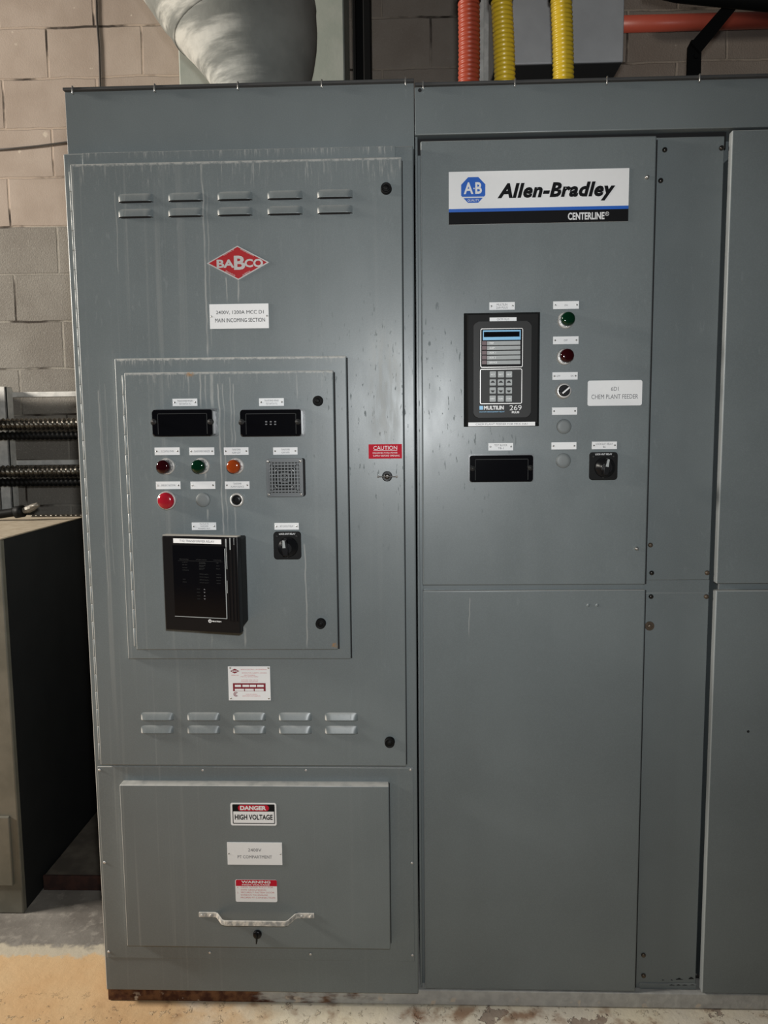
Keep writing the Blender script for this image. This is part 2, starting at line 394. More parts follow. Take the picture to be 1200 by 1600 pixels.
def frame(b, outer, inner, y):
    """flat ring between two outlines of the same point count"""
    vo = [b.bm.verts.new((x, y, z)) for x, z in outer]; vi = [b.bm.verts.new((x, y, z)) for x, z in inner]; n = len(vo); fs = []
    for i in range(n): fs.append(b.bm.faces.new((vo[i], vo[(i+1) % n], vi[(i+1) % n], vi[i])))
    b._tag(fs)
# lettering: the font's outlines, fitted to the measured rectangle
def glyphs(text, bold=0.0, shear=0.0, spacing=1.0):
    c = bpy.data.curves.new('lettering', 'FONT'); c.body = text; c.offset = bold; c.shear = shear; c.space_character = spacing
    c.fill_mode = 'FRONT'; c.resolution_u = 3
    o = bpy.data.objects.new('lettering', c); COL.objects.link(o)
    dg = bpy.context.evaluated_depsgraph_get(); dg.update()
    me = bpy.data.meshes.new_from_object(o.evaluated_get(dg))
    vs = [tuple(v.co[:2]) for v in me.vertices]; fs = [tuple(p.vertices) for p in me.polygons]
    bpy.data.objects.remove(o); bpy.data.curves.remove(c); bpy.data.meshes.remove(me)
    return vs, fs
def write(b, text, R, y, bold=0.0, shear=0.0, spacing=1.0, rot=None):
    """R = X0,X1,Z0,Z1 of the inked area; adds the letters to builder b on the plane y"""
    vs, fs = glyphs(text, bold, shear, spacing)
    if not vs: return b
    x0 = min(v[0] for v in vs); x1 = max(v[0] for v in vs); z0 = min(v[1] for v in vs); z1 = max(v[1] for v in vs)
    cx, cz = (R[0]+R[1])/2, (R[2]+R[3])/2; out = []
    for v in vs:
        X = R[0]+(v[0]-x0)/(x1-x0)*(R[1]-R[0]); Z = R[2]+(v[1]-z0)/(z1-z0)*(R[3]-R[2])
        if rot:
            dx, dz = X-cx, Z-cz; X = cx+dx*math.cos(rot)-dz*math.sin(rot); Z = cz+dx*math.sin(rot)+dz*math.cos(rot)
        out.append(b.bm.verts.new((X, y, Z)))
    ff = []
    for f in fs:
        try: ff.append(b.bm.faces.new([out[i] for i in f]))
        except ValueError: pass
    b._tag(ff); return b
def wpx(b, text, px, y, **k): return write(b, text, rect(*px, y), y, **k)
EPS = .0006

# ------------------------------------------------------------------ the setting
b = mb('floor'); b.box(-4.5, 3.5, -4.5, 1.5, -.06, 0.0); struct(b.build('floor'))
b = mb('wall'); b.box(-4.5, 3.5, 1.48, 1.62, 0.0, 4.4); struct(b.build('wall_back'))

HEAD, FR, MD, IFR, ID, LP, CDR = 0.0, -.022, -.040, -.052, -.066, -.024, -.052
ADR, STRIP = -.004, .014
ZB = .046                                                    # top of the base channel
ZTOP = at(370, 133, HEAD).z
XL = at(130, 850, FR).x                                      # left side of the left cabinet
XG0, XG1 = at(650.3, 940, FR).x, at(653.0, 940, 0.005).x     # the dark gap between the two sections
XR = at(1119.8, 900, -.006).x                                    # left side of the third section
XE = XR+.80

# ------------------------------------------------------------------ base channel under the whole row
b = mb('base'); b.box(XL-.005, XE, -.003, .95, 0.002, ZB-.001, .003)
tag(b.build('base_channel'), 'rusty painted steel channel on the floor under the row of grey cabinets', 'steel channel')

# ------------------------------------------------------------------ LEFT CABINET
CL = thing('switchgear_cabinet', ((XL+XG0)/2, .4, ZB), 'tall grey cabinet with louvers, a red diamond badge and a small instrument door', 'electrical cabinet')
b = mb('dusty')
hx0 = at(103.5, 190, HEAD).x; zfr = at(150, 239, FR).z
b.box(XL+.004, XG0, .0, .95, ZB, zfr)                                        # body
b.box(hx0, XG0+.002, HEAD, .95, zfr, ZTOP-.006, .0007)           # header
b.build('enclosure', CL)
b = mb('dusty'); b.box(XL, XG0, FR, .002, ZB+.001, zfr, .0035, 3); b.build('door_frame', CL)
b = mb('lid'); b.box(at(97.5, 141, -.012).x, XG0+.002, -.012, .95, ZTOP-.006, ZTOP, .001)
lid = b.build('lid', CL, 'thin dark lid with a lip')
X0, X1, Z0, Z1 = rect(128, 233, 617.5, 252, -.028)
b = mb('dusty'); b.box(X0, X1, -.0262, FR, Z0-.02, Z1, .0008); b.build('drip_strip', CL)

def clips(xs, y, parent, zt):
    bb = mb('steel'); c = at(xs[0], 139, y); bb.box(c.x-.0016, c.x+.0016, y-.003, y+.004, zt-.016, zt+.002, .0008); first = bb.build('clip', parent, 'small steel clip on the lid edge')
    for x in xs[1:]:
        c = at(x, 136, y); w = ORG[first.name].copy(); w.x = c.x; dup(first, w, parent)
clips([113.5, 242, 372, 503, 634], -.013, lid, ZTOP)

def shade_line(X0, X1, Z0, Z1, y, parent, right=.0022, low=.0020):  # black strip drawn as the shadow line right of and below a door
    b = mb('slot'); b.box(X0+.004, X1+right, y-.0022, y+.002, Z0-low, Z1-.004); return b.build('shade_line', parent, 'black strip standing in for the shadow line along a door edge')
# main door
dx0, dx1 = at(132, 700, MD).x, at(631.2, 720, MD).x
dz0, dz1 = at(395, 1196.5, MD).z, at(370, 250.5, MD).z
b = mb('dusty'); b.box(dx0, dx1, MD, FR+.001, dz0, dz1, .0024, 3); DOOR = b.build('main_door', CL)
shade_line(dx0, dx1, dz0, dz1, FR, DOOR)
def hinge(x, y, z0, z1, parent, r=.0034):
    bb = mb('dusty'); L = z1-z0; n = max(4, int(L/.045))
    for i in range(n):
        a = z0+L*i/n; bb.lathe((x, y, a), [(r*.8, 0), (r, .001), (r, L/n-.0018), (r*.8, L/n-.0010)], 10, 'z')
    bb.build('piano_hinge', parent)
hinge(dx0-.0062, FR-.004, dz0+.008, at(110, 265, MD).z, DOOR)

def louver(w, h, d):
    """pressed hood, closed at the top, open below; centred on the lower lip"""
    b = mb('dusty'); nu, nv = 28, 8; g = []
    for j in range(nv+1):
        v = j/nv; row = []
        for i in range(nu+1):
            u = i/nu; e = min(u, 1-u)*w/(h*.8); end = math.sqrt(max(0, 1-(1-min(1, e))**2))
            pv = v**.85
            hh = h*(.80+.20*end)
            row.append(b.bm.verts.new((-w/2+u*w, -d*pv*end-.0002, hh*(1-v))))
        g.append(row)
    fs = []
    for j in range(nv):
        for i in range(nu): fs.append(b.bm.faces.new((g[j][i], g[j+1][i], g[j+1][i+1], g[j][i+1])))
    b._tag(fs, True)
    b.mat(M['slot'])
    f0 = []
    back = [b.bm.verts.new((v.co.x, 0.0, v.co.z-.0012)) for v in g[nv]]
    for i in range(nu): f0.append(b.bm.faces.new((g[nv][i], back[i], back[i+1], g[nv][i+1])))
    b._tag(f0)
    lo = [b.bm.verts.new((v.co.x, -.0007, v.co.z-.0026)) for v in g[nv][2:-2]]; hi = [b.bm.verts.new((v.co.x, -.0007, v.co.z+.0015)) for v in g[nv][2:-2]]
    b._tag([b.bm.faces.new((lo[i], lo[i+1], hi[i+1], hi[i])) for i in range(len(lo)-1)])
    me = bpy.data.meshes.new('louver'); b.bm.to_mesh(me); b.bm.free()
    for m in b.mats: me.materials.append(m)
    return me
lw = rect(186, 300, 240, 313, MD); LM = louver((lw[1]-lw[0]), (lw[3]-lw[2])*1.02, .0085)
first = None
for (xs, rows, wpxl) in (([212.5, 290.5, 367.5, 445.5, 523.5], (312.5, 336.5), 53), ([246, 318.5, 390, 461.5, 533.5], (1124.5, 1145), 51)):
    zc = [at(368, y, MD).z for y in rows]
    for x in xs:
        for zz, yy in zip(zc, rows):
            p = Vector((at(x, yy, MD).x, MD, zz))
            if first is None: first = link('louver', LM, p, DOOR)
            else: dup(first, p, DOOR)

def screws(pts, y, r, m, parent, name='screw', h=.0022, label=None, xmax=None):
    f = None
    for (px, py) in pts:
        c = at(px, py, y)
        if xmax is not None: c.x = min(c.x, xmax)
        if f is None:
            bb = mb(m); bb.lathe(c, [(r, 0), (r, h*.45), (r*.72, h*.85), (r*.3, h)], 14); f = bb.build(name, parent, label, c)
        else: dup(f, c, parent)
def quarter_turn(px, py, y, parent, rp=8.0):
    c = at(px, py, y); r = rp*1.87/1200
    b = mb('blackmatt'); b.lathe(c, [(r*1.06, 0), (r*1.06, .0015), (r, .003), (r, .011), (r*.86, .0135), (r*.80, .0115), (r*.5, .0112), (r*.45, .013), (r*.1, .0132)], 26)
    return b.build('latch_knob', parent, 'round black latch knob')
quarter_turn(603.5, 295.5, MD, DOOR); quarter_turn(609, 1158.5, MD, DOOR)
# wing lock under the caution plate
c = at(605, 744, MD); b = mb('black'); b.lathe(c, [(.0125, 0), (.0125, .006), (.0105, .0085), (.0085, .0065)], 26)
b.mat(M['darksteel']).lathe((c.x, MD-.006, c.z), [(.0072, 0), (.0066, .0045), (.003, .005)], 20)
w0, w1 = at(591, 744, MD-.012), at(620, 744, MD-.012); b.box(w0.x, w1.x, MD-.014, MD-.0105, w0.z-.0022, w0.z-.0002, .0006)
for q in (w0, w1): b.lathe((q.x, MD-.0095, q.z-.0012), [(.0026, 0), (.0026, .005)], 12)
b.build('wing_lock', DOOR, 'round black lock with a thin metal wing')

# ---- plates and stickers (white engraved plates with two screws)
def plate(px, lines, y, parent, label=None, hole=True, r=.0, th=.0016, pitch=None, name='nameplate', inkm='ink', bold=0.0, holes_px=2.6):
    R = rect(*px, y); b = mb('plate')
    pts = rr(*R, r) if r else [(R[0], R[2]), (R[1], R[2]), (R[1], R[3]), (R[0], R[3])]
    b.prism(pts, y-th, y, .0)
    P = b.build(name, parent, label)
    if lines:
        b = mb(inkm)
        for (t, lx) in lines: wpx(b, t, lx, y-th-EPS*.4, bold=bold)
        b.build('lettering', P)
    if hole:
        cz = (R[2]+R[3])/2; q = (R[3]-R[2])
        for s, X in ((1, R[0]), (-1, R[1])):
            c = (X+s*holes_px*1.86/1200, y-th, cz); b = mb('steel'); b.lathe(c, [(.0023, 0), (.0021, .0006), (.0010, .0009)], 12)
            b.mat(M['ink']).box(c[0]-.0017, c[0]+.0017, c[1]-.0012, c[1]-.0006, cz-.0004, cz+.0004); b.build('screw', P, None)
    return P
def small(px, texts, y, parent, label, h=2.9):
    """engraved strip: texts = (string, ink width in px); one or two lines"""
    cx = (px[0]+px[2])/2; cy = (px[1]+px[3])/2; n = len(texts); L = []
    for i, (t, w) in enumerate(texts):
        yy = cy+(i-(n-1)/2)*(px[3]-px[1])*(.40 if n < 3 else .30); hh = h if n < 3 else 2.2
        L.append((t, (cx-w/2, yy-hh/2, cx+w/2, yy+hh/2)))
    return plate(px, L, y, parent, label, holes_px=3.2, inkm='inkgrey')

plate((328, 475, 420, 513.5), [('2400V, 1200A MCC D1', (337.5, 485, 412, 491.3)), ('MAIN INCOMING SECTION', (336, 497, 414, 503.3))], MD, CL, 'white engraved plate below the red diamond badge', th=.002)

# ---- red diamond badge
y = MD; th = .0022
cx, cz = at(372, 411, y).x, at(372, 411, y).z
hw = (at(420.5, 411, y).x-at(323, 411, y).x)/2; hh = (at(372, 384.5, y).z-at(372, 438, y).z)/2
def dia(k): return [(cx-hw*k, cz), (cx, cz-hh*k), (cx+hw*k, cz), (cx, cz+hh*k)]
b = mb('silver'); b.prism(dia(1), y-th, y); BADGE = b.build('maker_badge', CL, 'red diamond badge with silver edge')
b = mb('badgered'); b.flat(dia(.93), y-th-EPS*.3); b.build('badge_field', BADGE)
b = mb('silver'); yy = y-th-EPS*.7
wpx(b, 'BA', (338.5, 405.5, 366, 418.5), yy, bold=.035); wpx(b, 'B', (365.5, 399.5, 383, 421.5), yy, bold=.03); wpx(b, 'CO', (382, 404.5, 411, 417.5), yy, bold=.035)
ang = math.atan2(hh, hw)
for (t, px, s) in (('ELECTRIC &', (348, 392.5, 366, 395.3), 1), ('ENGINEERING', (375, 392.8, 398, 395.6), -1), ('EDMONTON', (352, 426.0, 368, 428.6), -1), ('ALBERTA', (378, 425.6, 392, 428.2), 1)):
    wpx(b, t, px, yy, rot=s*ang*.97)
b.build('lettering', BADGE)

# ---- caution plate
y = MD; R = rect(576, 694, 628, 716.5, y); b = mb('red'); b.prism([(R[0], R[2]), (R[1], R[2]), (R[1], R[3]), (R[0], R[3])], y-.0015, y)
P = b.build('caution_plate', CL, 'scuffed red caution plate')
b = mb('white'); yy = y-.0015-EPS*.4
wpx(b, 'CAUTION', (583.5, 696.8, 620.5, 702.8), yy); r2 = rect(583.5, 703.4, 620.5, 704.1, yy); b.flat([(r2[0], r2[2]), (r2[1], r2[2]), (r2[1], r2[3]), (r2[0], r2[3])], yy)
wpx(b, 'DISCONNECT MAIN POWER', (582.5, 706.4, 621, 708.8), yy); wpx(b, 'SUPPLY BEFORE OPENING', (583, 710.8, 624.5, 713.4), yy); b.build('lettering', P)

# ---- instrument frame and door
ifx0, ifx1 = at(189.5, 795, IFR).x, at(544.5, 795, IFR).x; ifz0, ifz1 = at(372, 1029.6, IFR).z, at(360, 558, IFR).z
b = mb('dusty'); b.box(ifx0, ifx1, IFR, MD+.001, ifz0, ifz1, .0022, 3); IFRAME = b.build('instrument_frame', CL)
shade_line(ifx0, ifx1, ifz0, ifz1, MD, IFRAME, .0028, .0012)
ix0, ix1 = at(203.5, 795, ID).x, at(524.3, 795, ID).x; iz0, iz1 = at(368, 1015.2, ID).z, at(358, 580.5, ID).z
b = mb('dusty'); b.box(ix0, ix1, ID, IFR+.001, iz0, iz1, .0022, 3); IDOOR = b.build('instrument_door', CL)
shade_line(ix0, ix1, iz0, iz1, IFR, IDOOR, .0030, .0016)
hinge(ix0-.0062, IFR-.004, iz0+.006, iz1-.004, IDOOR)
quarter_turn(497, 626.5, ID, IDOOR, 7.6); quarter_turn(501.5, 973.5, ID, IDOOR, 7.8)

def test_block(px, y, parent, knobs, label, depth=.036, marks=False):
    """px = outline of the cover's front face"""
    yf = y-depth; R = rect(*px, yf); g = .004
    b = mb('hornm'); b.prism(rr(R[0]-.003, R[1]+.005, R[2]-.002, R[3]+.003, .004), y-.004, y, .0); T = b.build('test_block', parent, label)
    b = mb('blackgloss'); b.prism(rr(R[0], R[1], R[2], R[3], .005), yf, y-.004, .0025, 2); b.build('cover', T)
    b = mb('inkdim'); q = (R[0]+.013, R[1]-.012, R[2]+.004, R[3]-.009)
    b.box(q[0], q[1], yf-.0006, yf+.001, q[3]-.0011, q[3]); b.box(q[0], q[0]+.0010, yf-.0006, yf+.001, q[2], q[3]); b.box(q[1]-.0010, q[1], yf-.0006, yf+.001, q[2], q[3])
    b.build('cover_rib', T)
    if marks:
        b = mb('inkgrey')
        for i in range(3):
            for j in range(2):
                c = at((px[0]+px[2])/2+(i-1)*7, (px[1]+px[3])/2-1.5+j*4, yf); b.box(c.x-.0022, c.x+.0022, yf-.0006, yf+.001, c.z-.0014, c.z+.0014)
        b.build('terminal_marks', T)
    for (kx, ky) in knobs:
        c = at(kx, ky, yf-.006); c.y = yf+.002; b = mb('charcoal'); b.lathe(c, [(.0068, 0), (.0068, .008), (.0058, .0095), (.0032, .0090), (.0028, .0105), (.001, .0108)], 18); b.build('thumb_screw', T)
    return T
test_block((238, 640, 331.5, 681), ID, CL, ((240, 659), (328.5, 659)), 'black glossy test block, left one of the pair', marks=False)
test_block((375.5, 640, 470.5, 681), ID, CL, ((377.5, 659), (465.5, 659)), 'black glossy test block, right one of the pair', marks=True)
small((270, 623, 308.5, 634.5), (('TRANSFORMER PRIMARY', 25), ('TEST SWITCH TS-1', 19)), ID, CL, 'small white engraved strip above the left test block')
small((405, 622.3, 443.7, 634.3), (('TRANSFORMER PRIMARY', 23), ('TEST SWITCH TS-2', 18)), ID, CL, 'small white engraved strip above the second test block')
small((242, 699.2, 281, 711), (('DC CONTROL POWER', 20),), ID, CL, 'white strip above the dark red lamp')
small((296, 699.2, 335, 711), (('TRANSFORMER ENERGIZED', 25),), ID, CL, 'white strip above the green lamp')
small((350, 699.0, 388.5, 710.8), (('TRANSFORMER', 13.5), ('ALARM LIGHT', 13.5)), ID, CL, 'white strip above the amber lamp')
small((427, 699, 465, 710.4), (('TRANSFORMER', 13.5), ('ALARM HORN', 12.5)), ID, CL, 'white strip above the horn grille')
small((244, 752.4, 282.3, 764.2), (('EMERGENCY SHUTDOWN', 22),), ID, CL, 'white strip above the red push button')
small((298, 752.3, 336.5, 764), (), ID, CL, 'blank white strip above the grey hole plug')
small((351.7, 752.2, 390, 763.9), (('TRANSFORMER', 13), ('ALARM SILENCE', 21)), ID, CL, 'white strip above the black push button')
small((300, 816.3, 338, 828), (('MULTILIN 745', 14), ('TRANSFORMER', 13), ('MANAGEMENT RELAY', 19)), ID, CL, 'white strip above the big black relay')
small((429, 817, 467, 827.4), (('86T LOCKOUT RELAY', 21),), ID, CL, 'white strip above the left black rotary switch')

def pilot(px, py, y, parent, lens, label, rp=11.5):
    c = at(px, py, y); r = rp*1.86/1200
    b = mb('ring'); b.lathe(c, [(r*1.10, 0), (r*1.12, .003), (r*1.02, .0065), (r*.98, .007)], 32); P = b.build('pilot_light', parent, label)
    b = mb(lens); r2 = r*.93; c2 = (c.x, y-.006, c.z)
    b.lathe(c2, [(r2, 0), (r2, .022), (r2*.97, .029), (r2*.90, .032), (r2*.6, .0335), (r2*.2, .034)], 32)
    for k in range(12):                      # fluted rim
        a = 2*math.pi*k/12; b.box(c2[0]+r2*.97*math.cos(a)-.0007, c2[0]+r2*.97*math.cos(a)+.0007, c2[1]-.026, c2[1]-.004, c2[2]+r2*.97*math.sin(a)-.0007, c2[2]+r2*.97*math.sin(a)+.0007)
    b.build('lens', P, None); return P
pilot(261.5, 728.5, ID, CL, 'redlens', 'pilot light with dark red lens'); pilot(315.5, 728, ID, CL, 'greenlens', 'pilot light with green lens on the instrument door'); pilot(369.5, 728, ID, CL, 'amberlens', 'pilot light with amber lens')
# red push button
c = at(264, 781, ID); r = 13.6*1.86/1200; b = mb('ring'); b.lathe(c, [(r*.92, 0), (r*.95, .004), (r*.90, .008), (r*.90, .012), (r*1.06, .013), (r*1.07, .020), (r*1.0, .0215)], 32); PB = b.build('push_button', CL, 'large red push button in a pale ring')
b = mb('redcap'); b.lathe((c.x, ID-.019, c.z), [(r*.95, 0), (r*.95, .006), (r*.86, .0095), (r*.55, .0118), (r*.15, .0125)], 32); b.build('button_cap', PB, 'red cap')
# black push button
c = at(371.5, 780.5, ID); r = 10.6*1.86/1200; b = mb('ring'); b.lathe(c, [(r*1.0, 0), (r*1.05, .004), (r*1.02, .012), (r*.92, .0145), (r*.80, .0145), (r*.74, .011)], 32); PB = b.build('push_button', CL, 'small black push button in a pale ring')
b = mb('black'); b.lathe((c.x, ID-.009, c.z), [(r*.74, 0), (r*.74, .003), (r*.3, .0036)], 28); b.build('button_cap', PB, 'black cap')
def hole_plug(px, py, y, parent, rp=11.3, label=None):
    c = at(px, py, y); r = rp*1.87/1200; b = mb('plug'); b.lathe(c, [(r, 0), (r, .0016), (r*.92, .0032), (r*.6, .0038), (r*.2, .0040)], 32); b.build('hole_plug', parent, label)
hole_plug(317.5, 781, ID, CL)

# ---- horn with square grille
yh = ID-.016; R = rect(416.5, 716.5, 473.5, 776, yh)
b = mb('blackmatt'); b.prism(rr(R[0]+.003, R[1]+.004, R[2], R[3], .005), ID-.010, ID); HORN = b.build('alarm_horn', CL, 'grey square horn with a grid grille')
w, h = R[1]-R[0], R[3]-R[2]; cx, cz = (R[0]+R[1])/2, (R[2]+R[3])/2
b = mb('hornm'); o = rr(R[0], R[1], R[2], R[3], .004); b.prism(o, yh+.003, ID-.009)
vo = rr(R[0], R[1], R[2], R[3], .004); vi = rr(R[0]+.006, R[1]-.006, R[2]+.007, R[3]-.007, .002)
n = len(vo); va = [b.bm.verts.new((x, yh+.003, z)) for x, z in vo]; vb = [b.bm.verts.new((x, yh-.001, z)) for x, z in vo]; vc = [b.bm.verts.new((x, yh-.001, z)) for x, z in vi]; vd = [b.bm.verts.new((x, yh+.003, z)) for x, z in vi]
fs = []
for A, B in ((va, vb), (vb, vc), (vc, vd)):
    for i in range(n): fs.append(b.bm.faces.new((A[i], A[(i+1) % n], B[(i+1) % n], B[i])))
b._tag(fs); b.build('horn_body', HORN)
b = mb('blackmatt'); b.box(cx-w*.42, cx+w*.42, yh+.0025, yh+.0031, cz-h*.42, cz+h*.42); b.build('recess', HORN)
b = mb('galvhorn')
for k in range(6):
    s = .84-.145*k
    a0, a1, c0, c1 = cx-w/2*s, cx+w/2*s, cz-h/2*s, cz+h/2*s; t = .0009
    for q in ((a0, a1, c0, c0+2*t), (a0, a1, c1-2*t, c1), (a0, a0+2*t, c0, c1), (a1-2*t, a1, c0, c1)): b.box(q[0], q[1], yh-.0012, yh+.0028, q[2], q[3])
for k in range(-4, 5):
    X = cx+w*.40*k/4.4; b.box(X-.0010, X+.0010, yh+.0006, yh+.0028, cz-h*.41, cz+h*.41)
    Z = cz+h*.40*k/4.4; b.box(cx-w*.41, cx+w*.41, yh+.0007, yh+.0028, Z-.0010, Z+.0010)
b.mat(M['steel'])
for (px, py, sg) in ((431, 735, -1), (457.5, 735, 1), (431.5, 760.5, 1), (457, 760, -1)):  # bright pins standing in for shiny highlights on the grille
    p = at(px, py, yh-.0012); b.prism([(p.x-.0022, p.z+.0022*sg-.0008), (p.x+.0022, p.z-.0022*sg-.0008), (p.x+.0022, p.z-.0022*sg+.0008), (p.x-.0022, p.z+.0022*sg+.0008)], yh-.0020, yh)
b.build('grille', HORN)
f = None
for sx in (-1, 1):
    for sz in (-1, 1):
        c = Vector((cx+sx*(w/2-.005), yh-.001, cz+sz*(h/2-.006)))
        if f is None: b = mb('steel'); b.lathe(c, [(.0032, 0), (.0030, .0012), (.0014, .0018)], 14); f = b.build('screw', HORN, None, c)
        else: dup(f, c, HORN)

# ---- drawn-out transformer relay
def relay745():
    y = ID
    body = rect(262, 838, 382, 978, y-.03); 
    b = mb('blackmatt'); b.box(body[0], body[1], y-.058, y, body[2]+.004, body[3]-.002, .004); T = b.build('protective_relay', CL, 'large black relay with a hinged front and faint print')
    yl, yr = y-.060, y-.098                     # the front cover stands a little open at its right side
    A = at(254, 836.5, yl); Bq = at(258, 984, yl); Cq = at(373.5, 990, yr); D = at(373, 840.5, yr)
    X0 = (A.x+Bq.x)/2; X1 = (Cq.x+D.x)/2; Z1 = A.z; Z0 = Bq.z
    L = math.hypot(X1-X0, yr-yl); ax = Vector(((X1-X0)/L, (yr-yl)/L, 0)); nrm = Vector((ax.y, -ax.x, 0))
    if nrm.y > 0: nrm = -nrm
    O = Vector((X0, yl, 0))
    def P(u, z, d=0.0): q = O+ax*u+nrm*d; return Vector((q.x, q.y, z))
    def panel(b, u0, u1, z0, z1, d0, d1, bev=0):
        v = [b.bm.verts.new(P(u, z, d)) for d in (d1, d0) for u, z in ((u0, z0), (u1, z0), (u1, z1), (u0, z1))]
        fs = [b.bm.faces.new([v[i] for i in q]) for q in ((0, 1, 2, 3), (7, 6, 5, 4), (0, 4, 5, 1), (1, 5, 6, 2), (2, 6, 7, 3), (3, 7, 4, 0))]; b._tag(fs)
        if bev: 
            r = bmesh.ops.bevel(b.bm, geom=list({e for f in fs for e in f.edges}), offset=bev, segments=2, profile=.5, affect='EDGES', material=b.cur)
            for f in r['faces']: f.smooth = True
    b = mb('black'); panel(b, 0, L, Z0, Z1, -.020, 0, .002)
    # ribs on the hinge side
    for k in range(3): panel(b, L*(.855+.045*k), L*(.855+.045*k)+.004, Z0+.03, Z1-.004, 0, .002)
    b.build('front_cover', T)
    H = Z1-Z0
    b = mb('blackgloss'); panel(b, L*.14, L*.83, Z0+H*.155, Z1-H*.10, 0, .0015); b.build('window', T)
    b = mb('keygrey'); panel(b, L*.14, L*.835, Z0+H*.150, Z0+H*.156, 0, .0022); panel(b, L*.83, L*.838, Z0+H*.150, Z1-H*.12, 0, .0022); b.build('window_edge', T)
    b = mb('dustpile'); panel(b, .001, L-.001, Z1-.0005, Z1+.0012, -.020, -.001); b.build('dust_layer', T, 'pale dust lying on top')
    for (u, f0, f1, wd) in ((.846, .02, .10, .0030), (.851, .06, .30, .0012), (.853, .16, .33, .0016), (.90, .01, .13, .0026), (.955, .01, .08, .0010), (.852, .45, .58, .0009)):
        b = mb('keygrey'); panel(b, L*u, L*u+wd, Z1-H*f1, Z1-H*f0, .0001, .0026); b.build('dust_smear', T, 'pale dust smear')
    b = mb('plate'); panel(b, L*.155, L*.79, Z1-H*.075, Z1-H*.028, 0, .0016); S = b.build('label_strip', T, 'white embossed label strip')
    def wr(b, t, u0, u1, f0, f1, d=.0020, **k):
        vs, fs = glyphs(t, **k); x0 = min(v[0] for v in vs); x1 = max(v[0] for v in vs); z0 = min(v[1] for v in vs); z1 = max(v[1] for v in vs)
        out = [b.bm.verts.new(P(L*(u0+(v[0]-x0)/(x1-x0)*(u1-u0)), Z1-H*(f1-(v[1]-z0)/(z1-z0)*(f1-f0)), d)) for v in vs]
        ff = []
        for f in fs:
            try: ff.append(b.bm.faces.new([out[i] for i in f]))
            except ValueError: pass
        b._tag(ff)
    b = mb('inkgrey'); wr(b, 'T1D TRANSFORMER RELAY', .24, .70, .040, .062); 
    b.build('lettering', T)
    b = mb('inkdim')
    wr(b, '745 STATUS', .23, .35, .238, .246); wr(b, 'SYSTEM STATUS', .45, .59, .238, .246); wr(b, 'CONDITIONS', .68, .785, .238, .246)
    panel(b, L*.21, L*.80, Z1-H*.2585, Z1-H*.2570, .001, .0019)
    col1 = [('IN SERVICE', .270), ('SELF-TEST', .296), ('TEST MODE', .326), ('DIFFERENTIAL', .352), ('LOCAL', .448), ('MESSAGE', .476)]
    col2 = [('TRANSFORMER', .268), ('DE-ENERGIZED', .278), ('TRANSFORMER', .298), ('OVERLOAD', .308), ('LOAD-LIMIT', .327), ('REDUCED', .337), ('SETPOINT GROUP 1', .388), ('SETPOINT GROUP 2', .418), ('SETPOINT GROUP 3', .448), ('SETPOINT GROUP 4', .478)]
    col3 = [('TRIP', .268), ('ALARM', .298), ('PICKUP', .328), ('PHASE A', .388), ('PHASE B', .418), ('PHASE C', .448), ('GROUND', .478)]
    for cc, u, wch in ((col1, .265, .0072), (col2, .49, .0076), (col3, .715, .0085)):
        for t, f in cc: wr(b, t, u, u+wch*len(t)*1.0, f, f+.007)
    for i, f in enumerate((.545, .580, .615, .648)): wr(b, ('MESSAGE', 'MESSAGE', 'VALUE', 'VALUE')[i], .45, .49, f, f+.007)
    b.mat(M['inkgrey'])
    for i, f in enumerate((.545, .578, .613, .646)):
        s = 1 if i % 2 == 0 else -1; q = f+.005
        v = [b.bm.verts.new(P(L*(.55+dx), Z1-H*(q+dz), .002)) for dx, dz in ((-.013, .006*s), (.013, .006*s), (0, -.008*s))]; b._tag([b.bm.faces.new(v)])
    b.build('printed_legend', T)
    b = mb('white'); 
    u, f, rad = .605, .882, .0042
    ring = [(math.cos(2*math.pi*i/20), math.sin(2*math.pi*i/20)) for i in range(20)]
    a1 = [b.bm.verts.new(P(L*u+rad*p, Z1-H*f+rad*q, .0006)) for p, q in ring]; a2 = [b.bm.verts.new(P(L*u+rad*.72*p, Z1-H*f+rad*.72*q, .0006)) for p, q in ring]
    b._tag([b.bm.faces.new((a1[i], a1[(i+1) % 20], a2[(i+1) % 20], a2[i])) for i in range(20)])
    wr(b, 'ge', u-.018, u+.018, f-.010, f+.012, .0006); wr(b, 'MULTILIN', .635, .755, f-.006, f+.008, .0006, bold=.03); b.build('maker_mark', T)
relay745()

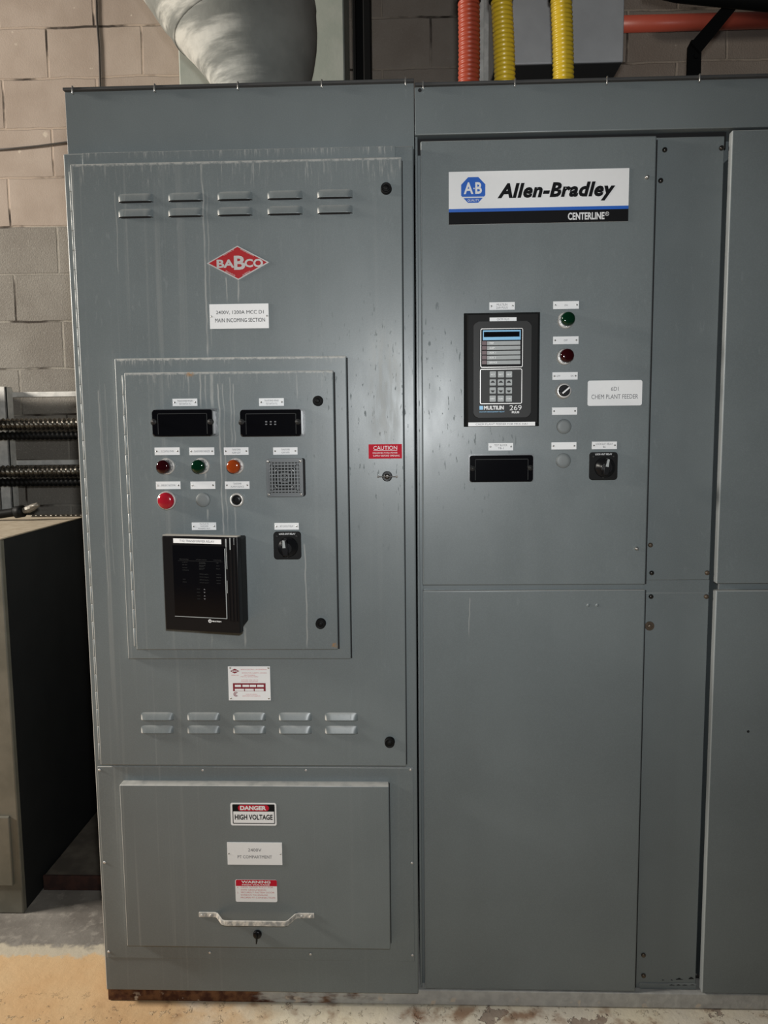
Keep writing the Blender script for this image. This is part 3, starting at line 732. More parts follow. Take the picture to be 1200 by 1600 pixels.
def lockout(px, y, parent, label, ang):
    R = rect(*px, y-.008); b = mb('blackmatt'); b.prism(rr(R[0], R[1], R[2], R[3], .0075), y-.008, y, .0015); T = b.build('rotary_switch', parent, label)
    cx, cz = (R[0]+R[1])/2, (R[2]+R[3])/2-.001; w = R[1]-R[0]
    b = mb('black'); b.lathe((cx+.002, y-.008, cz-.002), [(w*.37, 0), (w*.37, .004), (w*.33, .010), (w*.20, .014), (w*.19, .026)], 30); b.build('hub', T)
    # pistol-grip handle
    ca, sa = math.cos(ang), math.sin(ang)
    def tr(u, v): return (cx+u*ca-v*sa, cz+u*sa+v*ca)
    out = [(-.0055, -.019), (.0055, -.019), (.0080, -.006), (.0062, .010), (.0050, .019), (.0020, .0215), (-.0020, .0215), (-.0050, .019), (-.0062, .010), (-.0080, -.006)]
    b = mb('black'); b.prism([tr(*p) for p in out], y-.046, y-.026, .0016); b.build('grip', T)
    b = mb('keygrey'); fr = [tr(u*.30-.0015, .010+v*.35) for u, v in ((-.012, -.026), (.012, -.026), (.008, .026), (-.008, .026))]; b.flat(fr, y-.0464); b.build('pointer', T, 'pale pointer mark')
    q = (px[2]-px[0]); b = mb('white'); wpx(b, 'LOCK-OUT RELAY', (px[0]+q*.20, px[1]+1.9, px[2]-q*.20, px[1]+4.6), y-.0086, bold=.02); b.build('lettering', T)
    f = None
    for (u, v) in ((-.36, .36), (.36, .36), (0, -.40)):
        c = Vector((cx+u*w, y-.008, cz+v*w))
        if f is None: b = mb('charcoal'); b.lathe(c, [(.0032, 0), (.0030, .0014), (.0012, .002)], 14); f = b.build('screw', T, None, c)
        else: dup(f, c, T)
lockout((427.5, 831, 470, 874), ID, CL, 'black rotary switch on the instrument door', .06)

# ---- rating plate
y = MD; R = rect(357, 1041, 422.5, 1094, y); b = mb('plate'); b.prism([(R[0], R[2]), (R[1], R[2]), (R[1], R[3]), (R[0], R[3])], y-.0014, y); P = b.build('rating_plate', CL, 'pale metal rating plate with maroon table')
yy = y-.0014-EPS*.4
def rpx(b, x0, y0, x1, y1, yy): q = rect(x0, y0, x1, y1, yy); b.flat([(q[0], q[2]), (q[1], q[2]), (q[1], q[3]), (q[0], q[3])], yy)
b = mb('maroon')
dd = [at(*p, yy) for p in ((359.5, 1048.6), (366.7, 1052.4), (374, 1048.6), (366.7, 1044.8))]; b.flat([(v.x, v.z) for v in dd], yy)
rpx(b, 364, 1067.4, 415, 1080, yy); 
c = at(368.6, 1084.7, yy)
for rad in (.0062, .0034):
    A = [b.bm.verts.new((c.x+rad*math.cos(t), yy, c.z+rad*math.sin(t))) for t in [math.radians(40+280*i/14) for i in range(15)]]; B = [b.bm.verts.new((c.x+(rad-.0015)*math.cos(t), yy, c.z+(rad-.0015)*math.sin(t))) for t in [math.radians(40+280*i/14) for i in range(15)]]
    b._tag([b.bm.faces.new((A[i], A[i+1], B[i+1], B[i])) for i in range(14)])
b.build('maroon_print', P)
b = mb('plate'); y2 = yy-EPS*.4
for q in ((367, 1070, 376.5, 1073.4), (378.8, 1070, 389, 1073.4), (390.2, 1070, 400, 1073.4), (401.8, 1070, 412, 1073.4), (367, 1076.3, 381.4, 1079.6), (382.8, 1076.3, 396.4, 1079.6), (398, 1076.3, 412, 1079.6)): rpx(b, *q, y2)
wpx(b, 'BABCO', (362.5, 1047.4, 371, 1049.8), y2, bold=.03); b.build('table_cells', P)
b = mb('pink')
for t, q in (('BABCO ELECTRIC & ENGINEERING', (376.5, 1045.2, 416.5, 1047)), ('EDMONTON ALBERTA CANADA', (378, 1050.6, 417, 1052.4)), ('SWITCHGEAR', (381.5, 1054.3, 399, 1055.9)), ('SERIAL NO', (361.5, 1054.4, 373, 1055.9)), ('METAL ENCLOSED', (376, 1056.6, 403.5, 1058.2)), ('SUITABLE FOR USE IN', (377, 1061.8, 403, 1063.2)), ('INDOOR LOCATION', (377, 1064.2, 402.5, 1065.6)), ('MADE IN CANADA', (384, 1084.2, 402, 1085.6)), ('EDMONTON ALBERTA', (379, 1086.8, 407, 1088.3))): wpx(b, t, q, yy)
b.build('lettering', P)
f = None
for q in ((359.8, 1043.6), (419.4, 1043.8), (360.8, 1091), (420.2, 1091.2)):
    c = at(*q, y-.0014)
    if f is None: b = mb('steel'); b.lathe(c, [(.0024, 0), (.0022, .0007), (.001, .001)], 12); f = b.build('screw', P, None, c)
    else: dup(f, c, P)

# ---- lower compartment
z0p, z1p = at(400, 1499, LP).z, at(400, 1198.8, LP).z
b = mb('dusty'); b.box(at(160.0, 1350, LP).x, at(646.5, 1350, LP).x, LP-.001, FR, z0p, z1p, .0008); LOW = b.build('lower_panel', CL)
screws([(155.8, 1202.8), (316.8, 1203), (478, 1203), (641.3, 1202.2), (163.6, 1347.3), (643.6, 1347.8), (170.3, 1486.8), (327.8, 1488), (485.3, 1490.4), (644.3, 1491.8)], LP-.001, .0036, 'silver', LOW, h=.003, label='pale round screw head')
cx0, cx1 = at(192.5, 1350, CDR).x, at(608.8, 1350, CDR).x; cz0, cz1 = at(400, 1481, CDR).z, at(400, 1227.8, CDR).z
b = mb('dusty'); b.box(cx0, cx1, CDR, LP, cz0, cz1, .0022, 2); CDOOR = b.build('compartment_door', CL)
shade_line(cx0, cx1, cz0, cz1, LP, CDOOR, .0018, .0008)
# bent strap handle
ys = CDR-.002; yo = CDR-.036
zc = at(400, 1429, CDR).z
def hx(px, y): return at(px, 1432, y).x
path = [(hx(311, ys), ys), (hx(336, ys), ys), (hx(340, ys), ys-.003), (hx(346, yo), yo+.004), (hx(351, yo), yo), (hx(445, yo), yo), (hx(449, yo), yo+.003), (hx(462, ys), ys-.003), (hx(467, ys), ys), (hx(491, ys), ys)]
b = mb('oldpaint'); t = .0022; hz = .0065; rows = []
for i, (x, y) in enumerate(path):
    p = Vector(path[max(0, i-1)]); q = Vector(path[min(len(path)-1, i+1)]); d = (q-p).normalized(); nn = Vector((d.y, -d.x))
    rows.append([b.bm.verts.new((x+s*nn.x*t, y+s*nn.y*t, zc+z)) for s, z in ((1, -hz), (1, hz), (-1, hz), (-1, -hz))])
fs = []
for A, B in zip(rows, rows[1:]):
    for i in range(4): fs.append(b.bm.faces.new((A[i], A[(i+1) % 4], B[(i+1) % 4], B[i])))
fs += [b.bm.faces.new(rows[0]), b.bm.faces.new(rows[-1][::-1])]; b._tag(fs)
bmesh.ops.bevel(b.bm, geom=list({e for f in fs for e in f.edges if e.is_manifold and abs(e.verts[0].co.z-e.verts[1].co.z) < 1e-6}), offset=.0009, segments=2, affect='EDGES')
b.mat(M['oldpaint'])
for px in (316, 330, 472, 486): b.lathe((hx(px, ys), ys-.002, zc-.001), [(.0042, 0), (.0042, .002), (.002, .0028)], 10)
b.build('handle', CDOOR, 'bent strap handle, chipped pale paint')
c = at(402.5, 1459, CDR); b = mb('black'); b.lathe(c, [(.0112, 0), (.0112, .005), (.0095, .008), (.003, .0085)], 22); e = at(401, 1473, CDR-.012)
b.prism([(c.x-.0018, e.z), (c.x+.0010, e.z), (c.x+.0022, c.z+.008), (c.x-.0014, c.z+.008)], CDR-.018, CDR-.006, .0006); b.build('wing_lock', CDOOR, 'black lock with a thin vertical wing')
# danger sign
y = CDR; R = rect(360.5, 1254.5, 432, 1289.6, y); b = mb('plate'); b.prism(rr(*R, .005), y-.0012, y); P = b.build('danger_sign', CL, 'white danger sign with black and red heading')
yy = y-.0012-EPS*.3
b = mb('ink'); q = rect(363.3, 1256.8, 429.4, 1287.2, yy); b.flat(rr(*q, .0025), yy); b.build('black_border', P)
b = mb('plate'); q = rect(364.7, 1268, 428.3, 1285.8, yy); b.flat(rr(*q, .001), yy-EPS*.3); b.build('white_field', P)
b = mb('red'); q = rect(371.7, 1258, 420.3, 1267.2, yy); b.flat(rr(*q, (q[3]-q[2])*.49), yy-EPS*.3); b.build('red_oval', P)
b = mb('white'); wpx(b, 'DANGER', (375, 1259.2, 416, 1266.0), yy-EPS*.6, bold=.05); b.build('heading', P)
b = mb('ink'); wpx(b, 'HIGH VOLTAGE', (366.8, 1272.8, 426.0, 1281.0), yy-EPS*.6, bold=.03); b.build('lettering', P)
plate((355.5, 1316.2, 441, 1350.6), [('2400V', (387.5, 1325.8, 408.3, 1330.6)), ('PT COMPARTMENT', (371.3, 1336.6, 424.8, 1341.4))], CDR, CL, 'white engraved plate between the danger sign and the warning sticker', th=.002, inkm='inkgrey')
R = rect(368, 1374.5, 433, 1409, y); b = mb('plate'); b.prism(rr(*R, .004), y-.0008, y); P = b.build('warning_sticker', CL, 'white warning sticker with red heading'); yy = y-.0008-EPS*.3
b = mb('red'); q = rect(368.4, 1374.8, 432.6, 1384.6, yy); pts = rr(*q, .004); pts = [(x, z if z > (q[2]+q[3])/2 else q[2]) for x, z in pts]
b.flat([(q[0], q[2]), (q[1], q[2])]+[p for p in rr(*q, .004) if p[1] > (q[2]+q[3])/2], yy); b.build('red_heading', P)
b = mb('white'); wpx(b, 'WARNING', (377, 1376.3, 422.5, 1380.2), yy-EPS*.3, bold=.03); wpx(b, 'HIGH VOLTAGE', (378.2, 1381.3, 421.5, 1383.6), yy-EPS*.3, bold=.02); b.build('heading', P)
b = mb('pink')
for i, t in enumerate(('OPEN DOOR FULLY FOR', 'SAFE GROUNDING', 'SECURELY FASTEN DOOR', 'SCREWS TO ENSURE', 'PROPER PT CONNECTION')):
    w = (50.5, 39.5, 52.5, 42, 53.5)[i]; yc = 1386.4+4.02*i; wpx(b, t, (376.3, yc-1, 376.3+w, yc+1.2), yy)
wpx(b, '1', (371, 1385.5, 371.8, 1387.6), yy); wpx(b, '2', (370.6, 1393.6, 372.2, 1395.8), yy); b.build('lettering', P)

# ------------------------------------------------------------------ MIDDLE CABINET
CM = thing('motor_control_cabinet', ((XG1+XR)/2, .4, ZB), 'grey cabinet section with a wide white, blue and black sign on its upper door', 'electrical cabinet')
zh0 = at(843, 206.5, HEAD).z; ax0g, ax1g = at(662, 915, 0).x, at(1006, 915, 0).x
b = mb('enamel'); b.box(XG1, XR-.002, .085, .95, ZB, zh0-.001); b.box(XG1+.004, XR-.012, STRIP+.009, .086, ZB, at(843, 211, ADR).z-.02); b.box(ax0g, ax1g, .007, STRIP+.01, at(833, 926, ADR).z, at(833, 910, ADR).z); b.box(XG1, at(657, 900, ADR).x-.001, .004, STRIP+.01, ZB+.001, zh0-.002, .0015); b.build('enclosure', CM)
xs0, xs1 = at(1000, 1000, STRIP).x, XR-.0095
zt, zm1, zm0, zb = at(1085, 213.5, STRIP).z, at(1060, 907, STRIP).z, at(1060, 926, STRIP).z, ZB+.002
b = mb('enamel'); b.box(xs0, xs1, STRIP, STRIP+.007, zm1+.001, zt, .002); b.build('side_panel', CM)
b = mb('enamel'); b.box(xs0, xs1, STRIP, STRIP+.007, zb, zm0, .002); b.build('side_panel', CM)
b = mb('enamel'); b.box(xs0, xs1, STRIP+.001, STRIP+.007, zm0, zm1+.001); b.build('splice_plate', CM)
zs = at(1045, 1537.5, STRIP-.003).z
b = mb('enamel'); b.box(at(1000, 1540, ADR).x+.004, xs1, STRIP-.003, STRIP+.006, ZB+.001, zs, .0006); SILL = b.build('sill_plate', CM)
b = mb('slot'); rnd = random.Random(3)
for (xa, xb, py, yy, hgt) in ((1034, 1038, 1531.5, STRIP, 1.2), (1048, 1051, 1531.5, STRIP, 1.4), (1056, 1067, 1530.5, STRIP, 2.6), (1076, 1084, 1529.5, STRIP, 3.2), (1087, 1094, 1526.5, STRIP, 4.0), (1046, 1054, 1539.5, STRIP-.003, 1.4), (1057, 1063, 1539.5, STRIP-.003, 2.0), (1066, 1074, 1539.5, STRIP-.003, 1.6), (1079, 1085, 1539, STRIP-.003, 1.4)):
    m = 7; top = [at(xa+(xb-xa)*i/m, py-hgt*rnd.uniform(.3, 1)*math.sin(math.pi*(i+.3)/(m+.6)), yy-.0006) for i in range(m+1)]; bot = [at(xa+(xb-xa)*i/m, py+.5*rnd.uniform(.2, 1), yy-.0006) for i in range(m+1)]
    b.flat([(v.x, v.z) for v in bot]+[(v.x, v.z) for v in top[::-1]], yy-.0006)
b.build('paint_chips', CM, 'dark chipped paint along the bottom seam')
ax0 = at(659.5, 700, ADR).x; az1, az0 = at(843, 216.0, ADR).z, at(835, 914.2, ADR).z; ax1 = at(1016.5, 600, ADR).x
b = mb('enamel'); b.box(ax0, ax1, ADR, STRIP+.006, az0, az1, .0034, 3); UD = b.build('upper_door', CM)
shade_line(ax0, ax1, az0, az1, STRIP, UD, .0070, .0016)
lx0, lx1 = at(662.5, 1230, ADR).x, at(1001, 1230, ADR).x
b = mb('enamel'); b.box(lx0, lx1, ADR, STRIP+.006, ZB+.003, at(833, 922.4, ADR).z, .0034, 3); LD = b.build('lower_door', CM)
shade_line(lx0, lx1, ZB+.003, at(833, 922.4, ADR).z, STRIP, LD, .0062, 0)
screws([(1038.3, 234.5), (1134, 231.5), (1032, 282.5)], STRIP, .0060, 'darksteel', CM, h=.007, label='dark domed screw at the top of the side panel', xmax=XR-.0165)
screws([(1018, 895), (1017, 932)], STRIP, .0060, 'darksteel', CM, h=.006); screws([(1107.3, 894.8), (1106.7, 932)], STRIP, .0060, 'rustscrew', CM, h=.006, xmax=XR-.0165)
screws([(1016, 851.5), (1005.2, 1492), (1005.4, 1524)], STRIP, .0060, 'rustscrew', CM, h=.006, label='rusty screw')
c = at(1014.8, 978, STRIP); b = mb('rustscrew'); b.lathe(c, [(.0118, 0), (.0118, .0016), (.0112, .0022)], 24); b.lathe((c.x, STRIP-.002, c.z), [(.006, 0), (.0058, .005), (.003, .006)], 6, smooth=False); b.build('washer_bolt', CM, 'bolt with a wide washer')
for q in ((1010.5, 277.5), (994.5, 857)):
    c = at(*q, ADR); b = mb('steel'); b.lathe(c, [(.0050, 0), (.0050, .002), (.0034, .003), (.0034, .009), (.0018, .010)], 16); b.build('screw', UD, 'bright stud screw')
screws([(919, 945.5), (933, 945.5)], ADR, .0042, 'enamel', LD, 'rivet', .0022)
b = mb('slot'); c = at(1089.5, 1525, STRIP); b.lathe(c, [(.0045, 0), (.0042, .0006)], 14); b.build('screw_hole', CM, 'dark empty screw hole')

b = mb('slot'); b.box(XG1+.006, XR-.004, .020, .030, at(843, 219, ADR).z-.02, zh0-.002); b.build('gap_shade', CM, 'black filler standing in for shade in the gap above the doors')  # black filler paints the shade inside the gap under the header
# ---- the big sign
y = ADR; R = rect(701, 266, 982.5, 349.5, y)
c00 = at(701.3, 352.5, y); c10 = at(981.3, 345, y); c11 = at(983, 261.5, y); c01 = at(701, 270.5, y)
R = ((c00.x+c01.x)/2, (c10.x+c11.x)/2, (c00.z+c10.z)/2, (c01.z+c11.z)/2); Wd, Hd = R[1]-R[0], R[3]-R[2]
b = mb('plate'); b.prism([(R[0], R[2]), (R[1], R[2]), (R[1], R[3]), (R[0], R[3])], y-.0016, y); SG = b.build('sign', CM, 'wide white sign with blue and black bands')
def s(u, v): return (R[0]+u*Wd, R[3]-v*Hd)
def sr(b, u0, v0, u1, v1, yy): b.flat([s(u0, v1), s(u1, v1), s(u1, v0), s(u0, v0)], yy)
yy = y-.0016-EPS*.4
b = mb('blue'); sr(b, 0, .703, 1, .765, yy); b.build('blue_band', SG)
b = mb('ink'); sr(b, 0, .765, 1, 1, yy); b.build('black_band', SG)
oc = s(.1365, .350); rw = .0675*Wd; k = .42
b = mb('blue'); b.flat([(oc[0]+rw*p, oc[1]+rw*1.03*q) for p, q in ((-k, -1), (k, -1), (1, -k), (1, k), (k, 1), (-k, 1), (-1, k), (-1, -k))], yy); b.build('octagon_logo', SG)
b = mb('white'); 
def sw(b, t, u0, u1, v0, v1, **kw): p, q = s(u0, v1), s(u1, v0); write(b, t, (p[0], q[0], p[1], q[1]), yy-EPS*.5, **kw)
sw(b, 'A', .0840, .1370, .205, .425, bold=.025); sw(b, 'B', .1480, .1850, .205, .425, bold=.03); sr(b, .138, .31, .144, .335, yy-EPS*.5); sr(b, .069, .478, .205, .500, yy-EPS*.5); sw(b, 'QUALITY', .105, .170, .525, .575)
sw(b, 'CENTERLINE', .665, .868, .815, .955, bold=.03); rc = s(.882, .85); ro = .0048; frame(b, [(rc[0]+ro*math.cos(math.radians(15*i)), rc[1]+ro*math.sin(math.radians(15*i))) for i in range(24)], [(rc[0]+ro*.78*math.cos(math.radians(15*i)), rc[1]+ro*.78*math.sin(math.radians(15*i))) for i in range(24)], yy-EPS*.5); write(b, 'R', (rc[0]-.0018, rc[0]+.0021, rc[1]-.0024, rc[1]+.0024), yy-EPS*.5); b.build('white_lettering', SG)
b = mb('ink'); sw(b, 'Allen-Bradley', .272, .925, .235, .600, bold=.045, shear=.25, spacing=1.08); b.build('black_lettering', SG)

# ---- motor relay with keypad
y = ADR; yf = y-.022
Ro = rect(724.6, 488.5, 843, 666.5, y); Rf = rect(730.5, 493.5, 838, 660, yf)
Rf = (Ro[0]+.008, Ro[1]-.007, Ro[2]+.007, Ro[3]-.006)
b = mb('blackmatt'); b.prism([(Ro[0], Ro[2]), (Ro[1], Ro[2]), (Ro[1], Ro[3]), (Ro[0], Ro[3])], yf, y, .0015, front=[(Rf[0], Rf[2]), (Rf[1], Rf[2]), (Rf[1], Rf[3]), (Rf[0], Rf[3])]); MR = b.build('motor_relay', CM, 'black relay with keypad, indicator bars and display')
yk = yf-.007; R = rect(739.8, 502, 830, 652.5, yk); b = mb('charcoal'); b.prism(rr(*R, .012), yk, yf, .0012); b.build('faceplate', MR)
def outl(b, px, t, yy, r): q = rect(*px, yy); frame(b, rr(*q, r), rr(q[0]+t, q[1]-t, q[2]+t, q[3]-t, max(.0005, r-t)), yy)
yy = yk-EPS*.5
b = mb('silver'); outl(b, (750.8, 513, 817, 574), .0014, yy, .004); outl(b, (750, 576.3, 815.7, 631), .0014, yy, .004); b.build('outline', MR)
b = mb('ink'); q = rect(752.2, 514.4, 815.6, 572.6, yk); b.flat(rr(*q, .003), yk-EPS*.2); b.build('display_field', MR)
b = mb('skyblue'); rpx(b, 754.5, 515.8, 813.5, 531.2, yy); b.build('display_surround', MR, 'sky blue surround')
b = mb('blackgloss'); q = rect(755.9, 518.2, 811.8, 526.4, yy); b.prism([(q[0], q[2]), (q[1], q[2]), (q[1], q[3]), (q[0], q[3])], yy-.0008, yy); b.build('display', MR)
for i, t in enumerate(('TRIP', 'ALARM', 'AUX. 1', 'AUX. 2', 'SERVICE')):
    y0 = 533.0+7.55*i
    b = mb('keygrey'); q = rect(761, y0, 813, y0+6.0, yy); b.prism([(q[0], q[2]), (q[1], q[2]), (q[1], q[3]), (q[0], q[3])], yy-.0006, yy+.0002); b.mat(M['white']); wpx(b, t, (764.5, y0+1.7, 764.5+1.75*len(t), y0+4.5), yy-.0006-EPS*.4, bold=.03); b.build('indicator_bar', MR)
    b = mb('indred'); q = rect(753.2, y0, 760.3, y0+6.0, yy); b.prism([(q[0], q[2]), (q[1], q[2]), (q[1], q[3]), (q[0], q[3])], yy-.0006, yy+.0002); b.build('indicator_light', MR, 'dim red square')
keys = (('ACT', 'SET', 'HELP'), ('^', '^', '^'), ('v', 'v', 'v'), ('RESET', 'CLEAR', 'STORE'))
for j, row in enumerate(keys):
    for i, t in enumerate(row):
        kx, ky = 765.2+12.6*i-.1*j, 580.2+12.62*j
        b = mb('keygrey'); q = rect(kx, ky, kx+9.7, ky+9.6, yy); b.prism(rr(*q, .0015, 3), yy-.0014, yy+.0002, .0)
        yt = yy-.0014-EPS*.3
        if t in '^v':
            b.mat(M['charcoal']); sg = 1 if t == '^' else -1; m = [at(kx+4.85+a, ky+(3.6 if sg > 0 else 6.0)+c*sg, yt) for a, c in ((-3.6, 1.6), (3.6, 1.6), (1.2, -1.6), (-1.2, -1.6))]; b.flat([(v.x, v.z) for v in m], yt)
        else:
            b.mat(M['white']); wpx(b, t, (kx+1.4, ky+3.8, kx+8.3, ky+6.0), yt, bold=.02)
        b.build('key', MR)
b = mb('skyblue'); rpx(b, 749.3, 634.2, 754.8, 640.2, yy); wpx(b, 'MOTOR MANAGEMENT RELAY', (749.5, 642.4, 788.5, 644.4), yy); b.build('blue_print', MR)
b = mb('white'); wpx(b, 'MULTILIN', (756, 634, 787.2, 640.2), yy, bold=.05); wpx(b, '269', (796.3, 633, 815, 641), yy); wpx(b, 'PLUS', (799.7, 642.4, 811.3, 645.8), yy, bold=.05); b.build('white_lettering', MR)
def tape(px, t, w, y, parent):
    q = rect(*px, y); b = mb('plate'); b.prism([(q[0], q[2]), (q[1], q[2]), (q[1], q[3]), (q[0], q[3])], y-.0007, y+.0005); cx = (px[0]+px[2])/2; cy = (px[1]+px[3])/2
    b.mat(M['inkgrey']); wpx(b, t, (cx-w/2, cy-1.5, cx+w/2, cy+1.5), y-.0007-EPS*.4); b.build('label_strip', parent, 'white embossed label strip')
tape((765, 496, 807, 501.8), 'CKTP MLO', 19, yf, MR); tape((731.6, 659.6, 836, 665.6), 'CHEM PLANT FEEDER FOR MCC HA1', 81, yf, MR)

small((764.5, 472.3, 804.2, 484.3), (('MULTILIN', 16.5), ('269 PLUS', 18)), ADR, CM, 'white strip above the relay with keypad', 3.4)
small((864.3, 470.8, 904.3, 482.8), (('ON', 4.5),), ADR, CM, 'white strip above the green lamp')
small((864, 525.8, 903.7, 537.8), (('OFF', 6),), ADR, CM, 'white strip above the dark red lamp')
plate((863, 581.6, 902.3, 593.4), [('OFF', (869.5, 586, 875.5, 589)), ('ON', (891.7, 585.8, 896, 588.8))], ADR, CM, 'white strip above the selector knob', holes_px=3.2, inkm='inkgrey')
small((862.4, 636.6, 901.5, 648), (), ADR, CM, 'blank white strip above the upper grey plug'); small((861.5, 691, 900.4, 702.2), (), ADR, CM, 'blank white strip above the lower grey plug')
small((763, 692.2, 801.6, 703.8), (('TEST BLOCK', 20.5), ('TB-1', 9)), ADR, CM, 'white strip above the wide black test block', 3.2)
small((924.7, 690, 963.6, 701.8), (('LOCKOUT RELAY', 27), ('86', 4)), ADR, CM, 'white strip above the black rotary switch', 3.2)
pilot(883.5, 501, ADR, CM, 'greenlens', 'pilot light with green lens'); pilot(882, 557.5, ADR, CM, 'redlens', 'pilot light with dark red lens')
c = at(879.5, 611, ADR); r = 11.3*1.9/1200; b = mb('ring'); b.lathe(c, [(r*1.05, 0), (r*1.08, .003), (r*.95, .005), (r*.92, .010), (r*1.0, .011), (r*1.0, .015), (r*.9, .017), (r*.78, .0165)], 32); SL = b.build('selector_switch', CM, 'round selector switch with a black and white knob')
b = mb('black'); b.lathe((c.x, ADR-.015, c.z), [(r*.78, 0), (r*.78, .004), (r*.7, .0055)], 30); ca, sa = math.cos(math.radians(40)), math.sin(math.radians(40))
def tr(u, v): return (c.x+u*ca-v*sa, c.z+u*sa+v*ca)
b.prism([tr(u, v) for u, v in ((-.0125, -.0042), (.0125, -.0042), (.0125, .0042), (-.0125, .0042))], ADR-.030, ADR-.0195, .001); b.build('knob', SL)
b = mb('white'); b.flat([tr(u, v-.001) for u, v in ((-.0095, -.0018), (.0118, -.0018), (.0118, .0018), (-.0095, .0018))], ADR-.0304); b.build('pointer', SL, 'white pointer bar')
hole_plug(881, 666.5, ADR, CM, 11.6, 'upper grey hole plug'); hole_plug(880, 719.8, ADR, CM, 11.8, 'lower grey hole plug')
test_block((734, 711.5, 833, 752.5), ADR, CM, ((738.5, 732), (829, 731)), 'wide black glossy test block', depth=.022)
lockout((921.5, 706.5, 965, 750), ADR, CM, 'black rotary switch with a tilted grip', -.20)
plate((918, 594.3, 1003, 633.8), [('6D1', (954.8, 604.4, 966.6, 610.8)), ('CHEM PLANT FEEDER', (924.2, 616.2, 997, 623.2))], ADR, CM, 'white plate with rounded corners', hole=False, r=.005, inkm='inkgrey')

# ------------------------------------------------------------------ RIGHT CABINET
CR = thing('plain_cabinet', ((XR+XE)/2, .4, ZB), 'grey cabinet section with blank doors at the right edge', 'electrical cabinet')
RD = -.006
b = mb('enamel'); b.box(XR+.014, XE, .085, .95, ZB, zh0-.001); b.box(XR+.014, XE, .0125, .084, ZB, at(1160, 215, RD).z-.03); b.build('enclosure', CR)
rx = XR
b = mb('enamel'); b.box(rx, XE-.004, RD, .0125, at(1160, 912, RD).z, at(1170, 202.5, RD).z, .003, 3); RUD = b.build('upper_door', CR)
b = mb('slot'); b.box(XR+.015, XE-.004, .0118, .020, at(1170, 206, RD).z-.02, zh0-.002); b.build('gap_shade', CR, 'black filler standing in for shade in the gap above the doors')  # same black filler, shade of the gap put in as colour
b = mb('enamel'); b.box(rx, XE-.004, RD, .0125, ZB+.003, at(1160, 922.8, RD).z, .003, 3); RLD = b.build('lower_door', CR)
b = mb('slot'); c = at(1169, 1143, RD); b.lathe(c, [(.0035, 0), (.0032, .0006)], 12); b.build('screw_hole', RLD, 'small dark hole')

# ------------------------------------------------------------------ header box over the two right-hand sections
ztr = at(925, 124.5, HEAD).z
HB = thing('header_box', ((XG1+XE)/2, .4, zh0), 'long grey header box across the top of the middle and right cabinets', 'wireway')
hb0 = XG0+.0035
b = mb('enamel'); b.box(hb0, XE, HEAD, .95, zh0, ztr-.006, .0022); b.build('housing', HB)
b = mb('lid'); b.box(hb0+.001, XE, -.010, .95, ztr-.006, ztr, .001); hl = b.build('lid', HB, 'thin dark lid with a lip')
clips([661.5, 805, 948.5, 1093], -.011, hl, ztr)
b = mb('slot'); c = at(656, 141, HEAD); b.lathe(c, [(.0045, 0), (.0042, .0006)], 16); b.build('screw_hole', HB, 'dark empty screw hole')
c = at(663, 124, .03); b = mb('steel'); b.lathe((c.x, .03, ztr), [(.011, 0), (.011, .002), (.006, .003), (.006, .010), (.003, .011)], 14, 'z'); b.build('bolt', HB, 'zinc bolt standing on the lid')

# ------------------------------------------------------------------ behind and above
# tapering round duct with a seam
yd = .52; S = (yd-CAM_Y)/1200.0
def hring(b, rows, n=56):
    rings = []
    for (px, py, rp, sh) in rows:
        c = at(px, py, yd); r = rp*S; ring = []
        if py > 140: c.z = ZTOP+.0008
        for k in range(n):
            a = 2*math.pi*k/n; dx = r*math.cos(a); ring.append(b.bm.verts.new((c.x+dx, c.y+r*math.sin(a), c.z+sh*dx)))
        rings.append(ring)
    fs = []
    for p, q in zip(rings, rings[1:]):
        for k in range(n): fs.append(b.bm.faces.new((p[k], q[k], q[(k+1) % n], p[(k+1) % n])))
    b._tag(fs, True); b._tag([b.bm.faces.new(rings[0]), b.bm.faces.new(rings[-1][::-1])]); return b
DU = thing('round_duct', at(408, 150, yd).xy.to_3d()+Vector((0, 0, ZTOP)), 'big white tapering round duct rising from the top of the left cabinet', 'duct')
hring(mb('duct'), [(411, 160, 64, 0), (409, 140, 71, 0), (406, 127, 76, .0), (402.5, 108, 84, .03), (397, 85, 93, .08), (391, 65, 99.5, .14), (384, 42, 104, .24), (378, 25, 105.5, .26)]).build('lower_taper', DU)
hring(mb('duct'), [(384.6, 44, 103.6, .24), (384, 42, 105.0, .24), (377, 22, 107.2, .27), (368, 0, 110.5, .33), (352, -35, 114, .36), (330, -85, 119, .42)]).build('upper_bend', DU)
# pale box on the wall behind the duct
yb = 1.20; R = rect(277.5, -10, 538, 128, yb)
b = mb('palebox'); b.box(R[0], R[1], yb, 1.478, 2.05, 3.6, .006); tag(b.build('junction_box'), 'pale grey-green metal box on the block wall behind the round duct', 'metal box')
# black channel beside it
R = rect(551, 0, 580, 125, 1.1); b = mb('blackmatt'); w = R[1]-R[0]
b.box(R[0], R[1], 1.13, 1.17, 1.9, 3.6, .002); b.box(R[0], R[0]+.012, 1.10, 1.14, 1.9, 3.6, .002); b.box(R[1]-w*.42, R[1], 1.08, 1.14, 1.9, 3.6, .004)
tag(b.build('steel_channel'), 'black vertical steel channel right of the pale wall box', 'steel channel')
